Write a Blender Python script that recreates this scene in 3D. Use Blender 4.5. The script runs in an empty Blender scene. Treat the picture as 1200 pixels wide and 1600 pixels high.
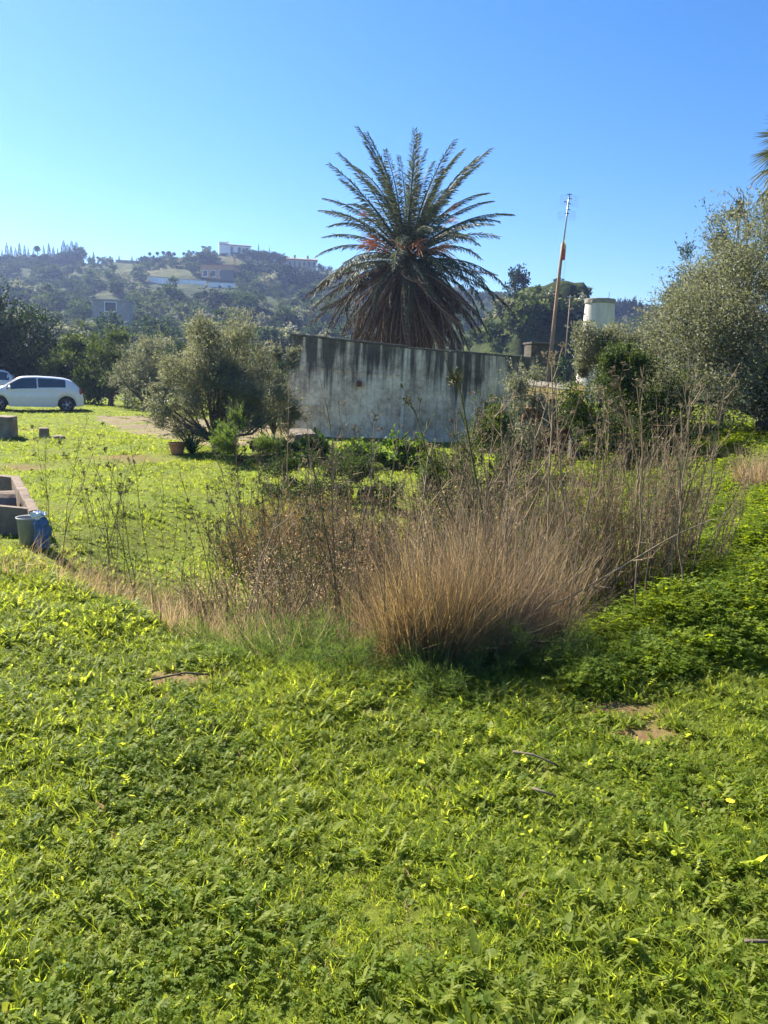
import bpy, math, random
import numpy as np
from mathutils import Matrix, Vector, Euler

HAZE = 0.00042
rng = np.random.default_rng(11)
random.seed(11)
R = math.radians
scene = bpy.context.scene
col = scene.collection

# ------------------------------------------------------------------ camera, sky, sun, exposure
CAM_Z, PITCH, ROLL, FPX = 1.6, R(9.4), R(2.0), 1208.0
cam_rot = Matrix.Rotation(R(90) - PITCH, 3, 'X') @ Matrix.Rotation(ROLL, 3, 'Z')
cam_data = bpy.data.cameras.new('camera')
cam = bpy.data.objects.new('camera', cam_data)
col.objects.link(cam)
cam.matrix_world = Matrix.Translation((0, 0, CAM_Z)) @ cam_rot.to_4x4()
cam_data.sensor_fit = 'VERTICAL'
cam_data.sensor_height = 36.0
cam_data.lens = FPX / 1600.0 * 36.0
cam_data.clip_start = 0.05
cam_data.clip_end = 6000
scene.camera = cam

SUN_AZ, SUN_EL = R(-50), R(40)          # azimuth measured from +Y towards +X
sun_dir = Vector((math.sin(SUN_AZ) * math.cos(SUN_EL), math.cos(SUN_AZ) * math.cos(SUN_EL), math.sin(SUN_EL)))
world = bpy.data.worlds.new('World')
scene.world = world
world.use_nodes = True
wn = world.node_tree
sky = wn.nodes.new('ShaderNodeTexSky')
sky.sky_type = 'NISHITA'
sky.sun_disc = False
sky.sun_elevation = SUN_EL
sky.sun_rotation = SUN_AZ
sky.air_density = 1.0
sky.dust_density = 0.15
sky.ozone_density = 4.0
sky_tone = wn.nodes.new('ShaderNodeHueSaturation')
sky_tone.inputs['Hue'].default_value = 0.505
sky_tone.inputs['Saturation'].default_value = 1.3
sky_tone.inputs['Value'].default_value = 0.78
wn.links.new(sky.outputs[0], sky_tone.inputs['Color'])
wn.links.new(sky_tone.outputs[0], wn.nodes['Background'].inputs[0])
wn.nodes['Background'].inputs[1].default_value = 0.075
sun_data = bpy.data.lights.new('sun', 'SUN')
sun_data.energy = 5.0
sun_data.angle = R(0.55)
sun_data.color = (1.0, 0.93, 0.80)
sun = bpy.data.objects.new('sun', sun_data)
col.objects.link(sun)
sun.rotation_euler = sun_dir.to_track_quat('Z', 'Y').to_euler()

vs = scene.view_settings
vs.view_transform = 'Standard'
vs.look = 'None'
vs.gamma = 1.0
vs.use_curve_mapping = False
vs.exposure = 1.75
cy = scene.cycles
cy.max_bounces = 6
cy.diffuse_bounces = 4
cy.glossy_bounces = 2
cy.transmission_bounces = 4
cy.transparent_max_bounces = 6
cy.volume_bounces = 0
cy.use_denoising = True
cy.use_adaptive_sampling = True
cy.adaptive_threshold = 0.015
cy.sample_clamp_indirect = 6.0

# ------------------------------------------------------------------ helpers: projection, terrain
CR = np.array(cam_rot)


def ray(px, py):
    v = CR @ np.array([(px - 600) / FPX, -(py - 800) / FPX, -1.0])
    return v / v[1]


def at(px, py, d):
    v = ray(px, py)
    return np.array([v[0] * d, d, CAM_Z + v[2] * d])


def sm(a, b, x):
    t = np.clip((np.asarray(x, float) - a) / (b - a), 0, 1)
    return t * t * (3 - 2 * t)


_ph = np.random.default_rng(5).uniform(0, 6.28, (40,))
_dr = np.random.default_rng(6).uniform(0, 6.28, (40,))


def wob(x, y, s, k=0):
    """smooth pseudo noise of wavelength about s, range about -1..1"""
    o = 0.0
    for i in range(5):
        a = _dr[k + i]
        f = 6.28 / s * (0.7 + 0.25 * i)
        o = o + np.sin((x * np.cos(a) + y * np.sin(a)) * f + _ph[k + i])
    return o / 3.0


RIDGE_PX = [(-700, 430), (-300, 420), (-100, 414), (0, 412), (60, 412), (130, 414), (180, 410), (230, 408), (280, 402), (340, 396), (400, 402), (450, 414), (500, 424), (560, 436), (640, 446), (720, 458), (800, 470), (900, 481), (1000, 482), (1100, 488), (1300, 505), (1700, 530)]
_raz, _rel = [], []
for _p in RIDGE_PX:
    _v = ray(*_p)
    _raz.append(math.atan2(_v[0], _v[1]))
    _rel.append(_v[2] / math.hypot(_v[0], _v[1]))
EDGE_X = [-9, -3.0, -1.95, -1.1, -0.7, 0.0, 1.05, 2.4, 9]
EDGE_Y = [10.5, 6.0, 5.15, 4.35, 4.0, 3.95, 4.02, 4.6, 6]


def H(x, y):
    x = np.asarray(x, float)
    y = np.asarray(y, float)
    r = np.hypot(x, y)
    z = 0.025 * wob(x, y, 2.3) * sm(0.5, 3, r) + 0.06 * wob(x, y, 11, 5) * sm(6, 14, r)
    ye = np.interp(x, EDGE_X, EDGE_Y)
    z = z - 0.26 * sm(0, 0.9, y - ye) * (1 - sm(8, 12, y)) * sm(-3.2, -2.0, x) * (1 - sm(1.4, 2.6, x))
    z = z + (0.85 * sm(2.0, 6.5, x) * sm(4.6, 10, y) + 0.08 * wob(x, y, 1.3, 10) * sm(1.6, 2.4, x) * sm(4.0, 5.0, y) * (1 - sm(13, 18, y)))
    z = z + 0.30 * np.exp(-((x - 1.95) ** 2 / 0.30 + (y - 5.0) ** 2 / 0.16)) 
    z = z + 0.22 * np.exp(-((x - 2.9) ** 2 / 0.5 + (y - 5.4) ** 2 / 0.2))
    # green mounds below the tank
    z = z + 0.10 * np.exp(-((x + 1.6) ** 2 / 1.6 + (y - 17.5) ** 2 / 2.0)) + 0.12 * np.exp(-((x - 0.6) ** 2 / 1.5 + (y - 17.0) ** 2 / 2.0))
    az = np.arctan2(x, y)
    zr = np.interp(az, _raz, _rel)
    front = (1 - sm(1.05, 1.5, np.abs(az)))
    D = 370 + 30 * np.sin(az * 5)
    s = np.clip((r - 62) / (D - 62), 0, 1.6)
    hill = (zr * D + 1.6) * np.where(s < 1, s ** 1.5, 1 - 0.12 * (s - 1))
    terr = (0.9 * np.sin(hill / 2.6 + wob(x, y, 60, 15))) * sm(0.1, 0.3, s) * (1 - sm(0.85, 1, s))
    z = z + (hill + terr) * front + front * sm(70, 130, r) * (1 - sm(330, 370, r)) * 0.8 * wob(x, y, 24, 20)
    # knoll with a shaded cliff on the right
    pxl = 600 + FPX * np.tan(np.clip(az, -1.2, 1.2))
    top = 15.9 * sm(640, 800, pxl) * (1 - sm(890, 935, pxl))
    cl = sm(101, 109, r + 2.0 * wob(x, y, 9, 25)) * 0.62 + 0.38 * sm(80, 118, r)
    soft = sm(84, 128, r)
    wgt = sm(770, 830, pxl)
    kn = top * (wgt * cl + (1 - wgt) * soft) * (1 - sm(140, 210, r))
    kn = kn + 0.5 * wob(x, y, 7, 33) * np.clip(kn / 6, 0, 1)
    return np.maximum(z, np.where(r > 60, kn * (y > 0), -9) + np.where(r > 60, 0.4, 0))


def Hf(x, y):
    return float(H(x, y))


def ground_at(px, py, d0=2.0, d1=600.0):
    """where the line of sight through a photo pixel first meets the terrain"""
    d = d0
    while d < d1:
        p = at(px, py, d)
        if p[2] <= Hf(p[0], p[1]):
            break
        d *= 1.01
    return np.array([p[0], p[1], Hf(p[0], p[1])])


def stand(px, py, d):
    p = at(px, py, d)
    return np.array([p[0], p[1], Hf(p[0], p[1])])


# ------------------------------------------------------------------ helpers: meshes
def mesh_np(name, V, F, mat=None, tint=None, smooth=False, uv=None):
    """V (N,3); F array (M,k) or list of such arrays"""
    V = np.asarray(V, np.float32).reshape(-1, 3)
    Fs = [np.asarray(f, np.int32) for f in (F if isinstance(F, (list, tuple)) else [F]) if len(f)]
    me = bpy.data.meshes.new(name)
    nl = sum(f.size for f in Fs)
    npoly = sum(len(f) for f in Fs)
    me.vertices.add(len(V))
    me.vertices.foreach_set('co', V.ravel())
    me.loops.add(nl)
    me.polygons.add(npoly)
    me.loops.foreach_set('vertex_index', np.concatenate([f.ravel() for f in Fs]))
    tot = np.concatenate([np.full(len(f), f.shape[1], np.int32) for f in Fs])
    st = np.concatenate([[0], np.cumsum(tot)[:-1]]).astype(np.int32)
    me.polygons.foreach_set('loop_start', st)
    me.polygons.foreach_set('loop_total', tot)
    me.polygons.foreach_set('use_smooth', np.full(npoly, bool(smooth)))
    if tint is not None:
        a = me.attributes.new('tint', 'FLOAT', 'POINT')
        a.data.foreach_set('value', np.asarray(tint, np.float32))
    me.update(calc_edges=True)
    me.validate()
    if mat is not None:
        me.materials.append(mat)
    return me


def link(name, me, parent=None, loc=(0, 0, 0), rot=(0, 0, 0), scale=(1, 1, 1), kind=None, label=None, cat=None, group=None):
    o = bpy.data.objects.new(name, me)
    col.objects.link(o)
    o.location = loc
    o.rotation_euler = rot
    o.scale = scale
    if parent is not None:
        o.parent = parent
    for k, v in (('kind', kind), ('label', label), ('category', cat), ('group', group)):
        if v:
            o[k] = v
    return o


def empty(name, loc, label=None, cat=None, group=None, rotz=0.0, scale=1.0):
    return link(name, None, None, tuple(float(c) for c in loc), (0, 0, rotz), (scale,) * 3, None, label, cat, group)


def copy_tree(root, loc, rotz=0.0, scale=(1, 1, 1), label=None, group=None):
    def rec(o, parent):
        c = o.copy()
        col.objects.link(c)
        if parent is not None:
            c.parent = parent
        for ch in list(kids.get(o.name, ())):
            rec(ch, c)
        return c
    kids = {}
    for ch in root.children_recursive:
        kids.setdefault(ch.parent.name, []).append(ch)
    n = rec(root, None)
    n.location = tuple(float(c) for c in loc)
    n.rotation_euler = (0, 0, rotz)
    n.scale = scale
    if label:
        n['label'] = label
    if group:
        n['group'] = group
    return n


class MB:
    """collects shapes for one mesh"""
    def __init__(self):
        self.v, self.f, self.t, self.n = [], {3: [], 4: []}, [], 0

    def add(self, V, F, tint=0.5):
        V = np.asarray(V, float).reshape(-1, 3)
        F = np.asarray(F, int)
        self.v.append(V)
        self.f[F.shape[1]].append(F + self.n)
        self.t.append(np.full(len(V), tint) if np.isscalar(tint) else np.asarray(tint, float))
        self.n += len(V)
        return self

    def box(self, c, s, rz=0.0, taper=0.0, tint=0.5):
        x, y, z = np.asarray(s, float) / 2
        k = 1 - taper
        P = np.array([[-x, -y, -z], [x, -y, -z], [x, y, -z], [-x, y, -z], [-x * k, -y * k, z], [x * k, -y * k, z], [x * k, y * k, z], [-x * k, y * k, z]])
        cs, sn = math.cos(rz), math.sin(rz)
        P = np.stack([P[:, 0] * cs - P[:, 1] * sn, P[:, 0] * sn + P[:, 1] * cs, P[:, 2]], 1) + np.asarray(c, float)
        return self.add(P, HEXF, tint)

    def hexa(self, P, tint=0.5):
        return self.add(P, HEXF, tint)

    def tube(self, path, rad, sides=6, cap=True, tint=0.5):
        P = np.asarray(path, float)
        n = len(P)
        rad = np.full(n, rad) if np.isscalar(rad) else np.asarray(rad, float)
        T = np.gradient(P, axis=0)
        T /= np.linalg.norm(T, axis=1, keepdims=True) + 1e-9
        ref = np.array([0.31, 0.95, 0.02]) if abs(T[0][2]) > 0.5 else np.array([0.05, 0.02, 1.0])
        U = np.cross(T, ref)
        U /= np.linalg.norm(U, axis=1, keepdims=True) + 1e-9
        W = np.cross(T, U)
        a = np.arange(sides) * 2 * math.pi / sides
        V = P[:, None, :] + rad[:, None, None] * (np.cos(a)[None, :, None] * U[:, None, :] + np.sin(a)[None, :, None] * W[:, None, :])
        i = np.arange(n - 1)[:, None] * sides
        j = np.arange(sides)[None, :]
        k = (j + 1) % sides
        F = np.stack([i + j, i + k, i + sides + k, i + sides + j], -1).reshape(-1, 4)
        V = V.reshape(-1, 3)
        base = self.n
        self.add(V, F, tint)
        if cap:
            for ring, rev in ((0, True), (n - 1, False)):
                c = P[ring][None]
                idx = ring * sides + np.arange(sides)
                nx = ring * sides + (np.arange(sides) + 1) % sides
                cc = self.n
                self.v.append(c)
                self.t.append(np.array([tint if np.isscalar(tint) else 0.5]))
                self.n += 1
                tri = np.stack([np.full(sides, cc), base + (nx if rev else idx), base + (idx if rev else nx)], 1)
                self.f[3].append(tri)
        return self

    def lathe(self, prof, c=(0, 0, 0), sides=24, tint=0.5, jit=0.0):
        prof = np.asarray(prof, float)
        a = np.arange(sides) * 2 * math.pi / sides
        V = np.stack([prof[:, 0][:, None] * np.cos(a), prof[:, 0][:, None] * np.sin(a), np.repeat(prof[:, 1][:, None], sides, 1)], -1)
        if jit:
            V += rng.normal(0, jit, V.shape)
        n = len(prof)
        i = np.arange(n - 1)[:, None] * sides
        j = np.arange(sides)[None, :]
        k = (j + 1) % sides
        F = np.stack([i + j, i + k, i + sides + k, i + sides + j], -1).reshape(-1, 4)
        return self.add(V.reshape(-1, 3) + np.asarray(c, float), F, tint)

    def mesh(self, name, mat, smooth=False):
        fs = [np.concatenate(self.f[k]) for k in (3, 4) if self.f[k]]
        return mesh_np(name, np.concatenate(self.v), fs, mat, np.concatenate(self.t), smooth)

    def build(self, name, mat, parent=None, smooth=False, bevel=0.0, **kw):
        o = link(name, self.mesh(name, mat, smooth), parent, **kw)
        if bevel:
            m = o.modifiers.new('bevel', 'BEVEL')
            m.width = bevel
            m.segments = 2
            m.limit_method = 'ANGLE'
        return o


HEXF = np.array([[0, 3, 2, 1], [4, 5, 6, 7], [0, 1, 5, 4], [1, 2, 6, 5], [2, 3, 7, 6], [3, 0, 4, 7]])


def unit(a):
    return a / (np.linalg.norm(a, axis=-1, keepdims=True) + 1e-9)


def leaf_soup(pos, dirs, length, width, r=rng, fold=0.25, up=None):
    """pointed two-triangle leaves, folded along the midrib"""
    n = len(pos)
    d = unit(dirs)
    q = unit(r.normal(size=(n, 3)) + (0 if up is None else up))
    s = unit(np.cross(d, q))
    nn = np.cross(s, d)
    L = np.broadcast_to(length, (n,))[:, None]
    W = np.broadcast_to(width, (n,))[:, None] * 0.5
    V = np.stack([pos, pos + d * L * 0.45 + s * W + nn * W * fold, pos + d * L, pos + d * L * 0.45 - s * W + nn * W * fold], 1).reshape(-1, 3)
    b = np.arange(n)[:, None] * 4
    F = np.concatenate([b + np.array([[0, 1, 2]]), b + np.array([[0, 2, 3]])], 0)
    return V, F


def blade_soup(pos, d0, bend, length, width, r=rng):
    """thin three-triangle blades that bend over; bend is a vector added along the length"""
    n = len(pos)
    d = unit(d0)
    s = unit(np.cross(d, r.normal(size=(n, 3))))
    L = np.broadcast_to(length, (n,))[:, None]
    W = np.broadcast_to(width, (n,))[:, None] * 0.5
    m = pos + d * L * 0.5 + bend * L * 0.22
    t = pos + d * L * 0.95 + bend * L * 0.9
    V = np.stack([pos - s * W, pos + s * W, m + s * W * 0.8, m - s * W * 0.8, t], 1).reshape(-1, 3)
    b = np.arange(n)[:, None] * 5
    F = np.concatenate([b + np.array([[0, 1, 2]]), b + np.array([[0, 2, 3]]), b + np.array([[3, 2, 4]])], 0)
    return V, F


# ------------------------------------------------------------------ helpers: materials
def newmat(name):
    m = bpy.data.materials.new(name)
    m.use_nodes = True
    nt = m.node_tree
    nt.nodes.clear()
    out = nt.nodes.new('ShaderNodeOutputMaterial')
    return m, nt, out


def nd(nt, kind, **kw):
    n = nt.nodes.new(kind)
    for k, v in kw.items():
        if k.startswith('i_'):
            key = k[2:]
            n.inputs[int(key) if key.isdigit() else key.replace('_', ' ')].default_value = v
        else:
            setattr(n, k, v)
    return n


def ramp(nt, src, stops):
    r = nt.nodes.new('ShaderNodeValToRGB')
    el = r.color_ramp.elements
    while len(el) < len(stops):
        el.new(0.5)
    for e, (p, c) in zip(el, stops):
        e.position = p
        e.color = (*c, 1) if len(c) == 3 else c
    nt.links.new(src, r.inputs[0])
    return r.outputs[0]


def mixc(nt, fac, a, b, mode='MIX'):
    n = nt.nodes.new('ShaderNodeMix')
    n.data_type = 'RGBA'
    n.blend_type = mode
    for s, v in ((n.inputs['Factor'], fac), (n.inputs[6], a), (n.inputs[7], b)):
        if hasattr(v, 'links'):
            nt.links.new(v, s)
        else:
            s.default_value = v if not isinstance(v, tuple) else (*v, 1) if len(v) == 3 else v
    return n.outputs[2]


def noise(nt, scale, detail=4, rough=0.55, vec=None, mscale=None):
    if vec is None:
        vec = nt.nodes.new('ShaderNodeTexCoord').outputs['Object']
    if mscale:
        mp = nt.nodes.new('ShaderNodeMapping')
        mp.inputs['Scale'].default_value = mscale
        nt.links.new(vec, mp.inputs[0])
        vec = mp.outputs[0]
    n = nd(nt, 'ShaderNodeTexNoise')
    n.inputs['Scale'].default_value = scale
    n.inputs['Detail'].default_value = detail
    n.inputs['Roughness'].default_value = rough
    nt.links.new(vec, n.inputs['Vector'])
    return n.outputs['Fac']


def leaf_mat(name, dark, mid, light, trans, tfac=0.45, rough=0.5, spec=0.35, under=None, patch=0.0):
    m, nt, out = newmat(name)
    at_ = nd(nt, 'ShaderNodeAttribute', attribute_name='tint')
    oi = nt.nodes.new('ShaderNodeObjectInfo')
    ad = nd(nt, 'ShaderNodeMath', operation='MULTIPLY_ADD')
    nt.links.new(oi.outputs['Random'], ad.inputs[0])
    ad.inputs[1].default_value = 0.34
    nt.links.new(at_.outputs['Fac'], ad.inputs[2])
    fac = ad.outputs[0]
    if patch:
        geo = nt.nodes.new('ShaderNodeNewGeometry')
        nz = noise(nt, 0.55, 3, 0.6, geo.outputs['Position'])
        a2 = nd(nt, 'ShaderNodeMath', operation='MULTIPLY_ADD')
        s2 = nd(nt, 'ShaderNodeMath', operation='SUBTRACT')
        nt.links.new(nz, s2.inputs[0])
        s2.inputs[1].default_value = 0.5
        nt.links.new(s2.outputs[0], a2.inputs[0])
        a2.inputs[1].default_value = patch
        nt.links.new(fac, a2.inputs[2])
        fac = a2.outputs[0]
    c = ramp(nt, fac, [(0.1, dark), (0.6, mid), (1.15 / 1.2, light)])
    tc = mixc(nt, 1.0, c, tuple(trans), 'MULTIPLY')
    if under:
        geo2 = nt.nodes.new('ShaderNodeNewGeometry')
        c = mixc(nt, geo2.outputs['Backfacing'], c, tuple(under))
    p = nd(nt, 'ShaderNodeBsdfPrincipled')
    p.inputs['Roughness'].default_value = rough
    p.inputs['Specular IOR Level'].default_value = spec
    nt.links.new(c, p.inputs['Base Color'])
    t = nt.nodes.new('ShaderNodeBsdfTranslucent')
    nt.links.new(tc, t.inputs['Color'])
    mx = nt.nodes.new('ShaderNodeMixShader')
    mx.inputs[0].default_value = tfac
    nt.links.new(p.outputs[0], mx.inputs[1])
    nt.links.new(t.outputs[0], mx.inputs[2])
    nt.links.new(mx.outputs[0], out.inputs[0])
    return m


def surf_mat(name, c1, c2, scale=4.0, rough=0.8, spec=0.3, bump=0.0, bscale=None, metal=0.0, c3=None, mscale=None, detail=6, tintmix=0.0):
    m, nt, out = newmat(name)
    f = noise(nt, scale, detail, 0.6, None, mscale)
    c = ramp(nt, f, [(0.3, c1), (0.68, c2)] if c3 is None else [(0.28, c1), (0.5, c2), (0.72, c3)])
    if tintmix:
        a = nd(nt, 'ShaderNodeAttribute', attribute_name='tint')
        oi = nt.nodes.new('ShaderNodeObjectInfo')
        ad = nd(nt, 'ShaderNodeMath', operation='MULTIPLY_ADD')
        nt.links.new(oi.outputs['Random'], ad.inputs[0])
        ad.inputs[1].default_value = 0.5
        nt.links.new(a.outputs['Fac'], ad.inputs[2])
        g = ramp(nt, ad.outputs[0], [(0.0, (1 - tintmix,) * 3), (1.0, (1 + tintmix * 0.4,) * 3)])
        c = mixc(nt, 1.0, c, g, 'MULTIPLY')
    p = nd(nt, 'ShaderNodeBsdfPrincipled')
    p.inputs['Roughness'].default_value = rough
    p.inputs['Specular IOR Level'].default_value = spec
    p.inputs['Metallic'].default_value = metal
    nt.links.new(c, p.inputs['Base Color'])
    if bump:
        b = nt.nodes.new('ShaderNodeBump')
        b.inputs['Strength'].default_value = bump
        b.inputs['Distance'].default_value = 0.02
        nt.links.new(noise(nt, bscale or scale * 4, 5, 0.6), b.inputs['Height'])
        nt.links.new(b.outputs[0], p.inputs['Normal'])
    nt.links.new(p.outputs[0], out.inputs[0])
    return m


def gloss_mat(name, c, rough=0.25, metal=0.0, coat=0.0, spec=0.5):
    m, nt, out = newmat(name)
    p = nd(nt, 'ShaderNodeBsdfPrincipled')
    f = noise(nt, 9.0, 4)
    nt.links.new(ramp(nt, f, [(0.3, tuple(x * 0.92 for x in c)), (0.7, c)]), p.inputs['Base Color'])
    p.inputs['Roughness'].default_value = rough
    p.inputs['Metallic'].default_value = metal
    p.inputs['Coat Weight'].default_value = coat
    p.inputs['Coat Roughness'].default_value = 0.08
    p.inputs['Specular IOR Level'].default_value = spec
    nt.links.new(p.outputs[0], out.inputs[0])
    return m


M = {}
M['grass'] = leaf_mat('grass_blade', (0.13, 0.18, 0.026), (0.185, 0.24, 0.036), (0.245, 0.285, 0.055), (2.05, 1.9, 1.0), 0.62, 0.6, 0.2, None, 0.35)
M['herb'] = leaf_mat('herb_leaf', (0.125, 0.175, 0.028), (0.185, 0.24, 0.04), (0.245, 0.285, 0.06), (2.15, 1.95, 1.0), 0.62, 0.6, 0.25, (0.21, 0.25, 0.10), 0.35)
M['clover'] = leaf_mat('clover_leaf', (0.085, 0.14, 0.014), (0.138, 0.205, 0.018), (0.19, 0.25, 0.025), (2.3, 2.0, 0.6), 0.58, 0.6, 0.25, None, 0.5)
M['bramble'] = leaf_mat('bramble_leaf', (0.04, 0.08, 0.012), (0.07, 0.125, 0.018), (0.11, 0.16, 0.03), (2.0, 2.0, 0.7), 0.42, 0.5, 0.3)
M['darkstone'] = surf_mat('dark_masonry', (0.05, 0.045, 0.04), (0.13, 0.11, 0.09), 4, 0.95, 0.1, 0.6, 12)
M['olive'] = leaf_mat('olive_leaf', (0.07, 0.082, 0.048), (0.13, 0.14, 0.088), (0.21, 0.215, 0.15), (1.7, 1.65, 1.1), 0.40, 0.5, 0.3, (0.23, 0.24, 0.185))
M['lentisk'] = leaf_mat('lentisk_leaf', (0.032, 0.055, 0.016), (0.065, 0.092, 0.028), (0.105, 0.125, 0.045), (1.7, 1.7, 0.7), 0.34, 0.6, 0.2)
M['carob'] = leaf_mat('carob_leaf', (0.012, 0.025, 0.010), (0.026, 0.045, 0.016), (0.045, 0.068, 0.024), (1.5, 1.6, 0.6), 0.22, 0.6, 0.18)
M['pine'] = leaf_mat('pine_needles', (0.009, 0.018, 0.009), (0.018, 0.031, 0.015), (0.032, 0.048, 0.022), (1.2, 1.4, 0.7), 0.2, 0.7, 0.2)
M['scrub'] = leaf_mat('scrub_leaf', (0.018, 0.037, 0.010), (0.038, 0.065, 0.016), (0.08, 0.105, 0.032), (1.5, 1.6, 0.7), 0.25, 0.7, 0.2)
M['eucalypt'] = leaf_mat('eucalypt_leaf', (0.05, 0.065, 0.045), (0.09, 0.11, 0.08), (0.17, 0.19, 0.15), (1.3, 1.4, 0.9), 0.3, 0.5, 0.4)
M['fennel'] = leaf_mat('fennel_feather', (0.06, 0.10, 0.025), (0.09, 0.145, 0.04), (0.13, 0.18, 0.055), (2.0, 1.9, 0.9), 0.45, 0.6, 0.2)
M['straw'] = leaf_mat('dry_straw', (0.24, 0.175, 0.105), (0.38, 0.295, 0.19), (0.54, 0.44, 0.31), (1.15, 1.02, 0.8), 0.5, 0.65, 0.25)
M['goldstraw'] = leaf_mat('golden_straw', (0.19, 0.13, 0.065), (0.32, 0.235, 0.125), (0.46, 0.36, 0.215), (1.15, 1.05, 0.75), 0.5, 0.65, 0.25)
M['russet'] = leaf_mat('russet_dry_leaf', (0.11, 0.065, 0.033), (0.19, 0.125, 0.06), (0.28, 0.20, 0.095), (1.3, 1.1, 0.6), 0.38, 0.7, 0.2)
M['twig'] = surf_mat('dry_twig', (0.15, 0.105, 0.06), (0.33, 0.25, 0.155), 14, 0.8, 0.2, tintmix=0.6)
M['greenstem'] = surf_mat('green_brown_stem', (0.075, 0.075, 0.03), (0.17, 0.15, 0.065), 14, 0.8, 0.2, tintmix=0.5)
M['bark'] = surf_mat('bark', (0.05, 0.04, 0.03), (0.16, 0.13, 0.10), 6, 0.9, 0.2, 0.6, 18, mscale=(3, 3, 0.7))
M['frond'] = leaf_mat('palm_frond', (0.036, 0.048, 0.033), (0.064, 0.078, 0.052), (0.105, 0.12, 0.075), (1.5, 1.5, 1.0), 0.28, 0.55, 0.25)
M['deadfrond'] = leaf_mat('dead_palm_frond', (0.035, 0.028, 0.022), (0.085, 0.06, 0.04), (0.20, 0.145, 0.095), (1.2, 1.0, 0.7), 0.15, 0.7, 0.2)
M['inflor'] = surf_mat('orange_fruit_stalk', (0.50, 0.19, 0.08), (0.66, 0.30, 0.15), 10, 0.6, 0.3)
M['rust'] = surf_mat('rusty_metal', (0.10, 0.04, 0.02), (0.24, 0.10, 0.05), 20, 0.8, 0.3)
M['white_render'] = surf_mat('white_render', (0.78, 0.76, 0.73), (0.92, 0.90, 0.87), 1.2, 0.9, 0.2, 0.2, 12)
M['tower_render'] = surf_mat('weathered_tower_render', (0.42, 0.38, 0.34), (0.64, 0.60, 0.55), 1.6, 0.9, 0.2, 0.4, 9, mscale=(1.4, 1.4, 0.3), detail=9)
M['tower_cap'] = surf_mat('tower_cap_concrete', (0.16, 0.14, 0.12), (0.30, 0.27, 0.23), 3, 0.9)
M['ochre'] = surf_mat('ochre_render', (0.42, 0.22, 0.10), (0.55, 0.32, 0.16), 0.9, 0.9)
M['tan'] = surf_mat('tan_render', (0.40, 0.29, 0.19), (0.50, 0.38, 0.26), 0.9, 0.9)
M['rooftile'] = surf_mat('clay_roof', (0.26, 0.11, 0.06), (0.40, 0.20, 0.12), 2.5, 0.85)
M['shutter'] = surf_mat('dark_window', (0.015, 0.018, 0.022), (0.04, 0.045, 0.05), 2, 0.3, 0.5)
M['greyblock'] = surf_mat('grey_blockwork', (0.27, 0.24, 0.21), (0.38, 0.34, 0.30), 1.5, 0.9)
M['stone'] = surf_mat('rough_stone', (0.14, 0.11, 0.08), (0.30, 0.25, 0.19), 5, 0.9, 0.2, 0.7, 14)
M['trough'] = surf_mat('trough_concrete', (0.07, 0.055, 0.04), (0.22, 0.165, 0.125), 3.5, 0.9, 0.2, 0.6, 16, c3=(0.14, 0.11, 0.085))
M['terracotta'] = surf_mat('terracotta', (0.40, 0.17, 0.08), (0.55, 0.27, 0.14), 6, 0.8, 0.25, 0.2, 20)
M['agave'] = leaf_mat('strap_leaf', (0.02, 0.045, 0.015), (0.04, 0.085, 0.025), (0.08, 0.14, 0.04), (1.4, 1.5, 0.8), 0.15, 0.35, 0.5)
M['bucket'] = surf_mat('grey_plastic', (0.22, 0.23, 0.22), (0.36, 0.36, 0.34), 5, 0.55)
M['bluebag'] = surf_mat('blue_plastic', (0.04, 0.085, 0.18), (0.09, 0.17, 0.32), 12, 0.5, 0.4, 0.5, 25)
M['bluebag_white'] = surf_mat('white_print', (0.55, 0.60, 0.68), (0.75, 0.78, 0.82), 12, 0.4)
M['carpaint'] = gloss_mat('white_car_paint', (0.74, 0.74, 0.75), 0.3, 0.0, 0.8)
M['glass'] = gloss_mat('dark_car_glass', (0.035, 0.045, 0.055), 0.04, 0.0, 0.6, 1.0)
M['rubber'] = gloss_mat('tyre_rubber', (0.018, 0.018, 0.018), 0.75)
M['alloy'] = gloss_mat('alloy_rim', (0.45, 0.46, 0.48), 0.32, 0.9)
M['blackplastic'] = gloss_mat('black_plastic', (0.02, 0.02, 0.022), 0.5)
M['redlens'] = gloss_mat('red_lens', (0.30, 0.02, 0.02), 0.15)
M['clearlens'] = gloss_mat('clear_lens', (0.55, 0.58, 0.60), 0.1)
M['polewood'] = surf_mat('weathered_pole', (0.22, 0.13, 0.08), (0.40, 0.27, 0.18), 7, 0.8, 0.2, 0.3, 20, mscale=(4, 4, 0.4))
M['galv'] = gloss_mat('galvanised_metal', (0.42, 0.44, 0.46), 0.45, 0.7)
M['flagred'] = surf_mat('faded_red_cloth', (0.45, 0.07, 0.05), (0.60, 0.14, 0.09), 8, 0.9)
M['flagyellow'] = surf_mat('faded_yellow_cloth', (0.50, 0.38, 0.10), (0.66, 0.54, 0.22), 8, 0.9)
M['cord'] = surf_mat('grey_cord', (0.25, 0.25, 0.26), (0.4, 0.4, 0.42), 8, 0.9)
M['teal'] = surf_mat('faded_teal_paint', (0.03, 0.075, 0.075), (0.07, 0.13, 0.125), 6, 0.7)
M['brick'] = surf_mat('old_brick', (0.12, 0.05, 0.03), (0.24, 0.11, 0.07), 9, 0.9, 0.2, 0.5, 20)
M['mosstile'] = surf_mat('mossy_tile', (0.09, 0.08, 0.02), (0.19, 0.15, 0.045), 9, 0.95, 0.1, 0.6, 25, c3=(0.20, 0.17, 0.12))
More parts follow.
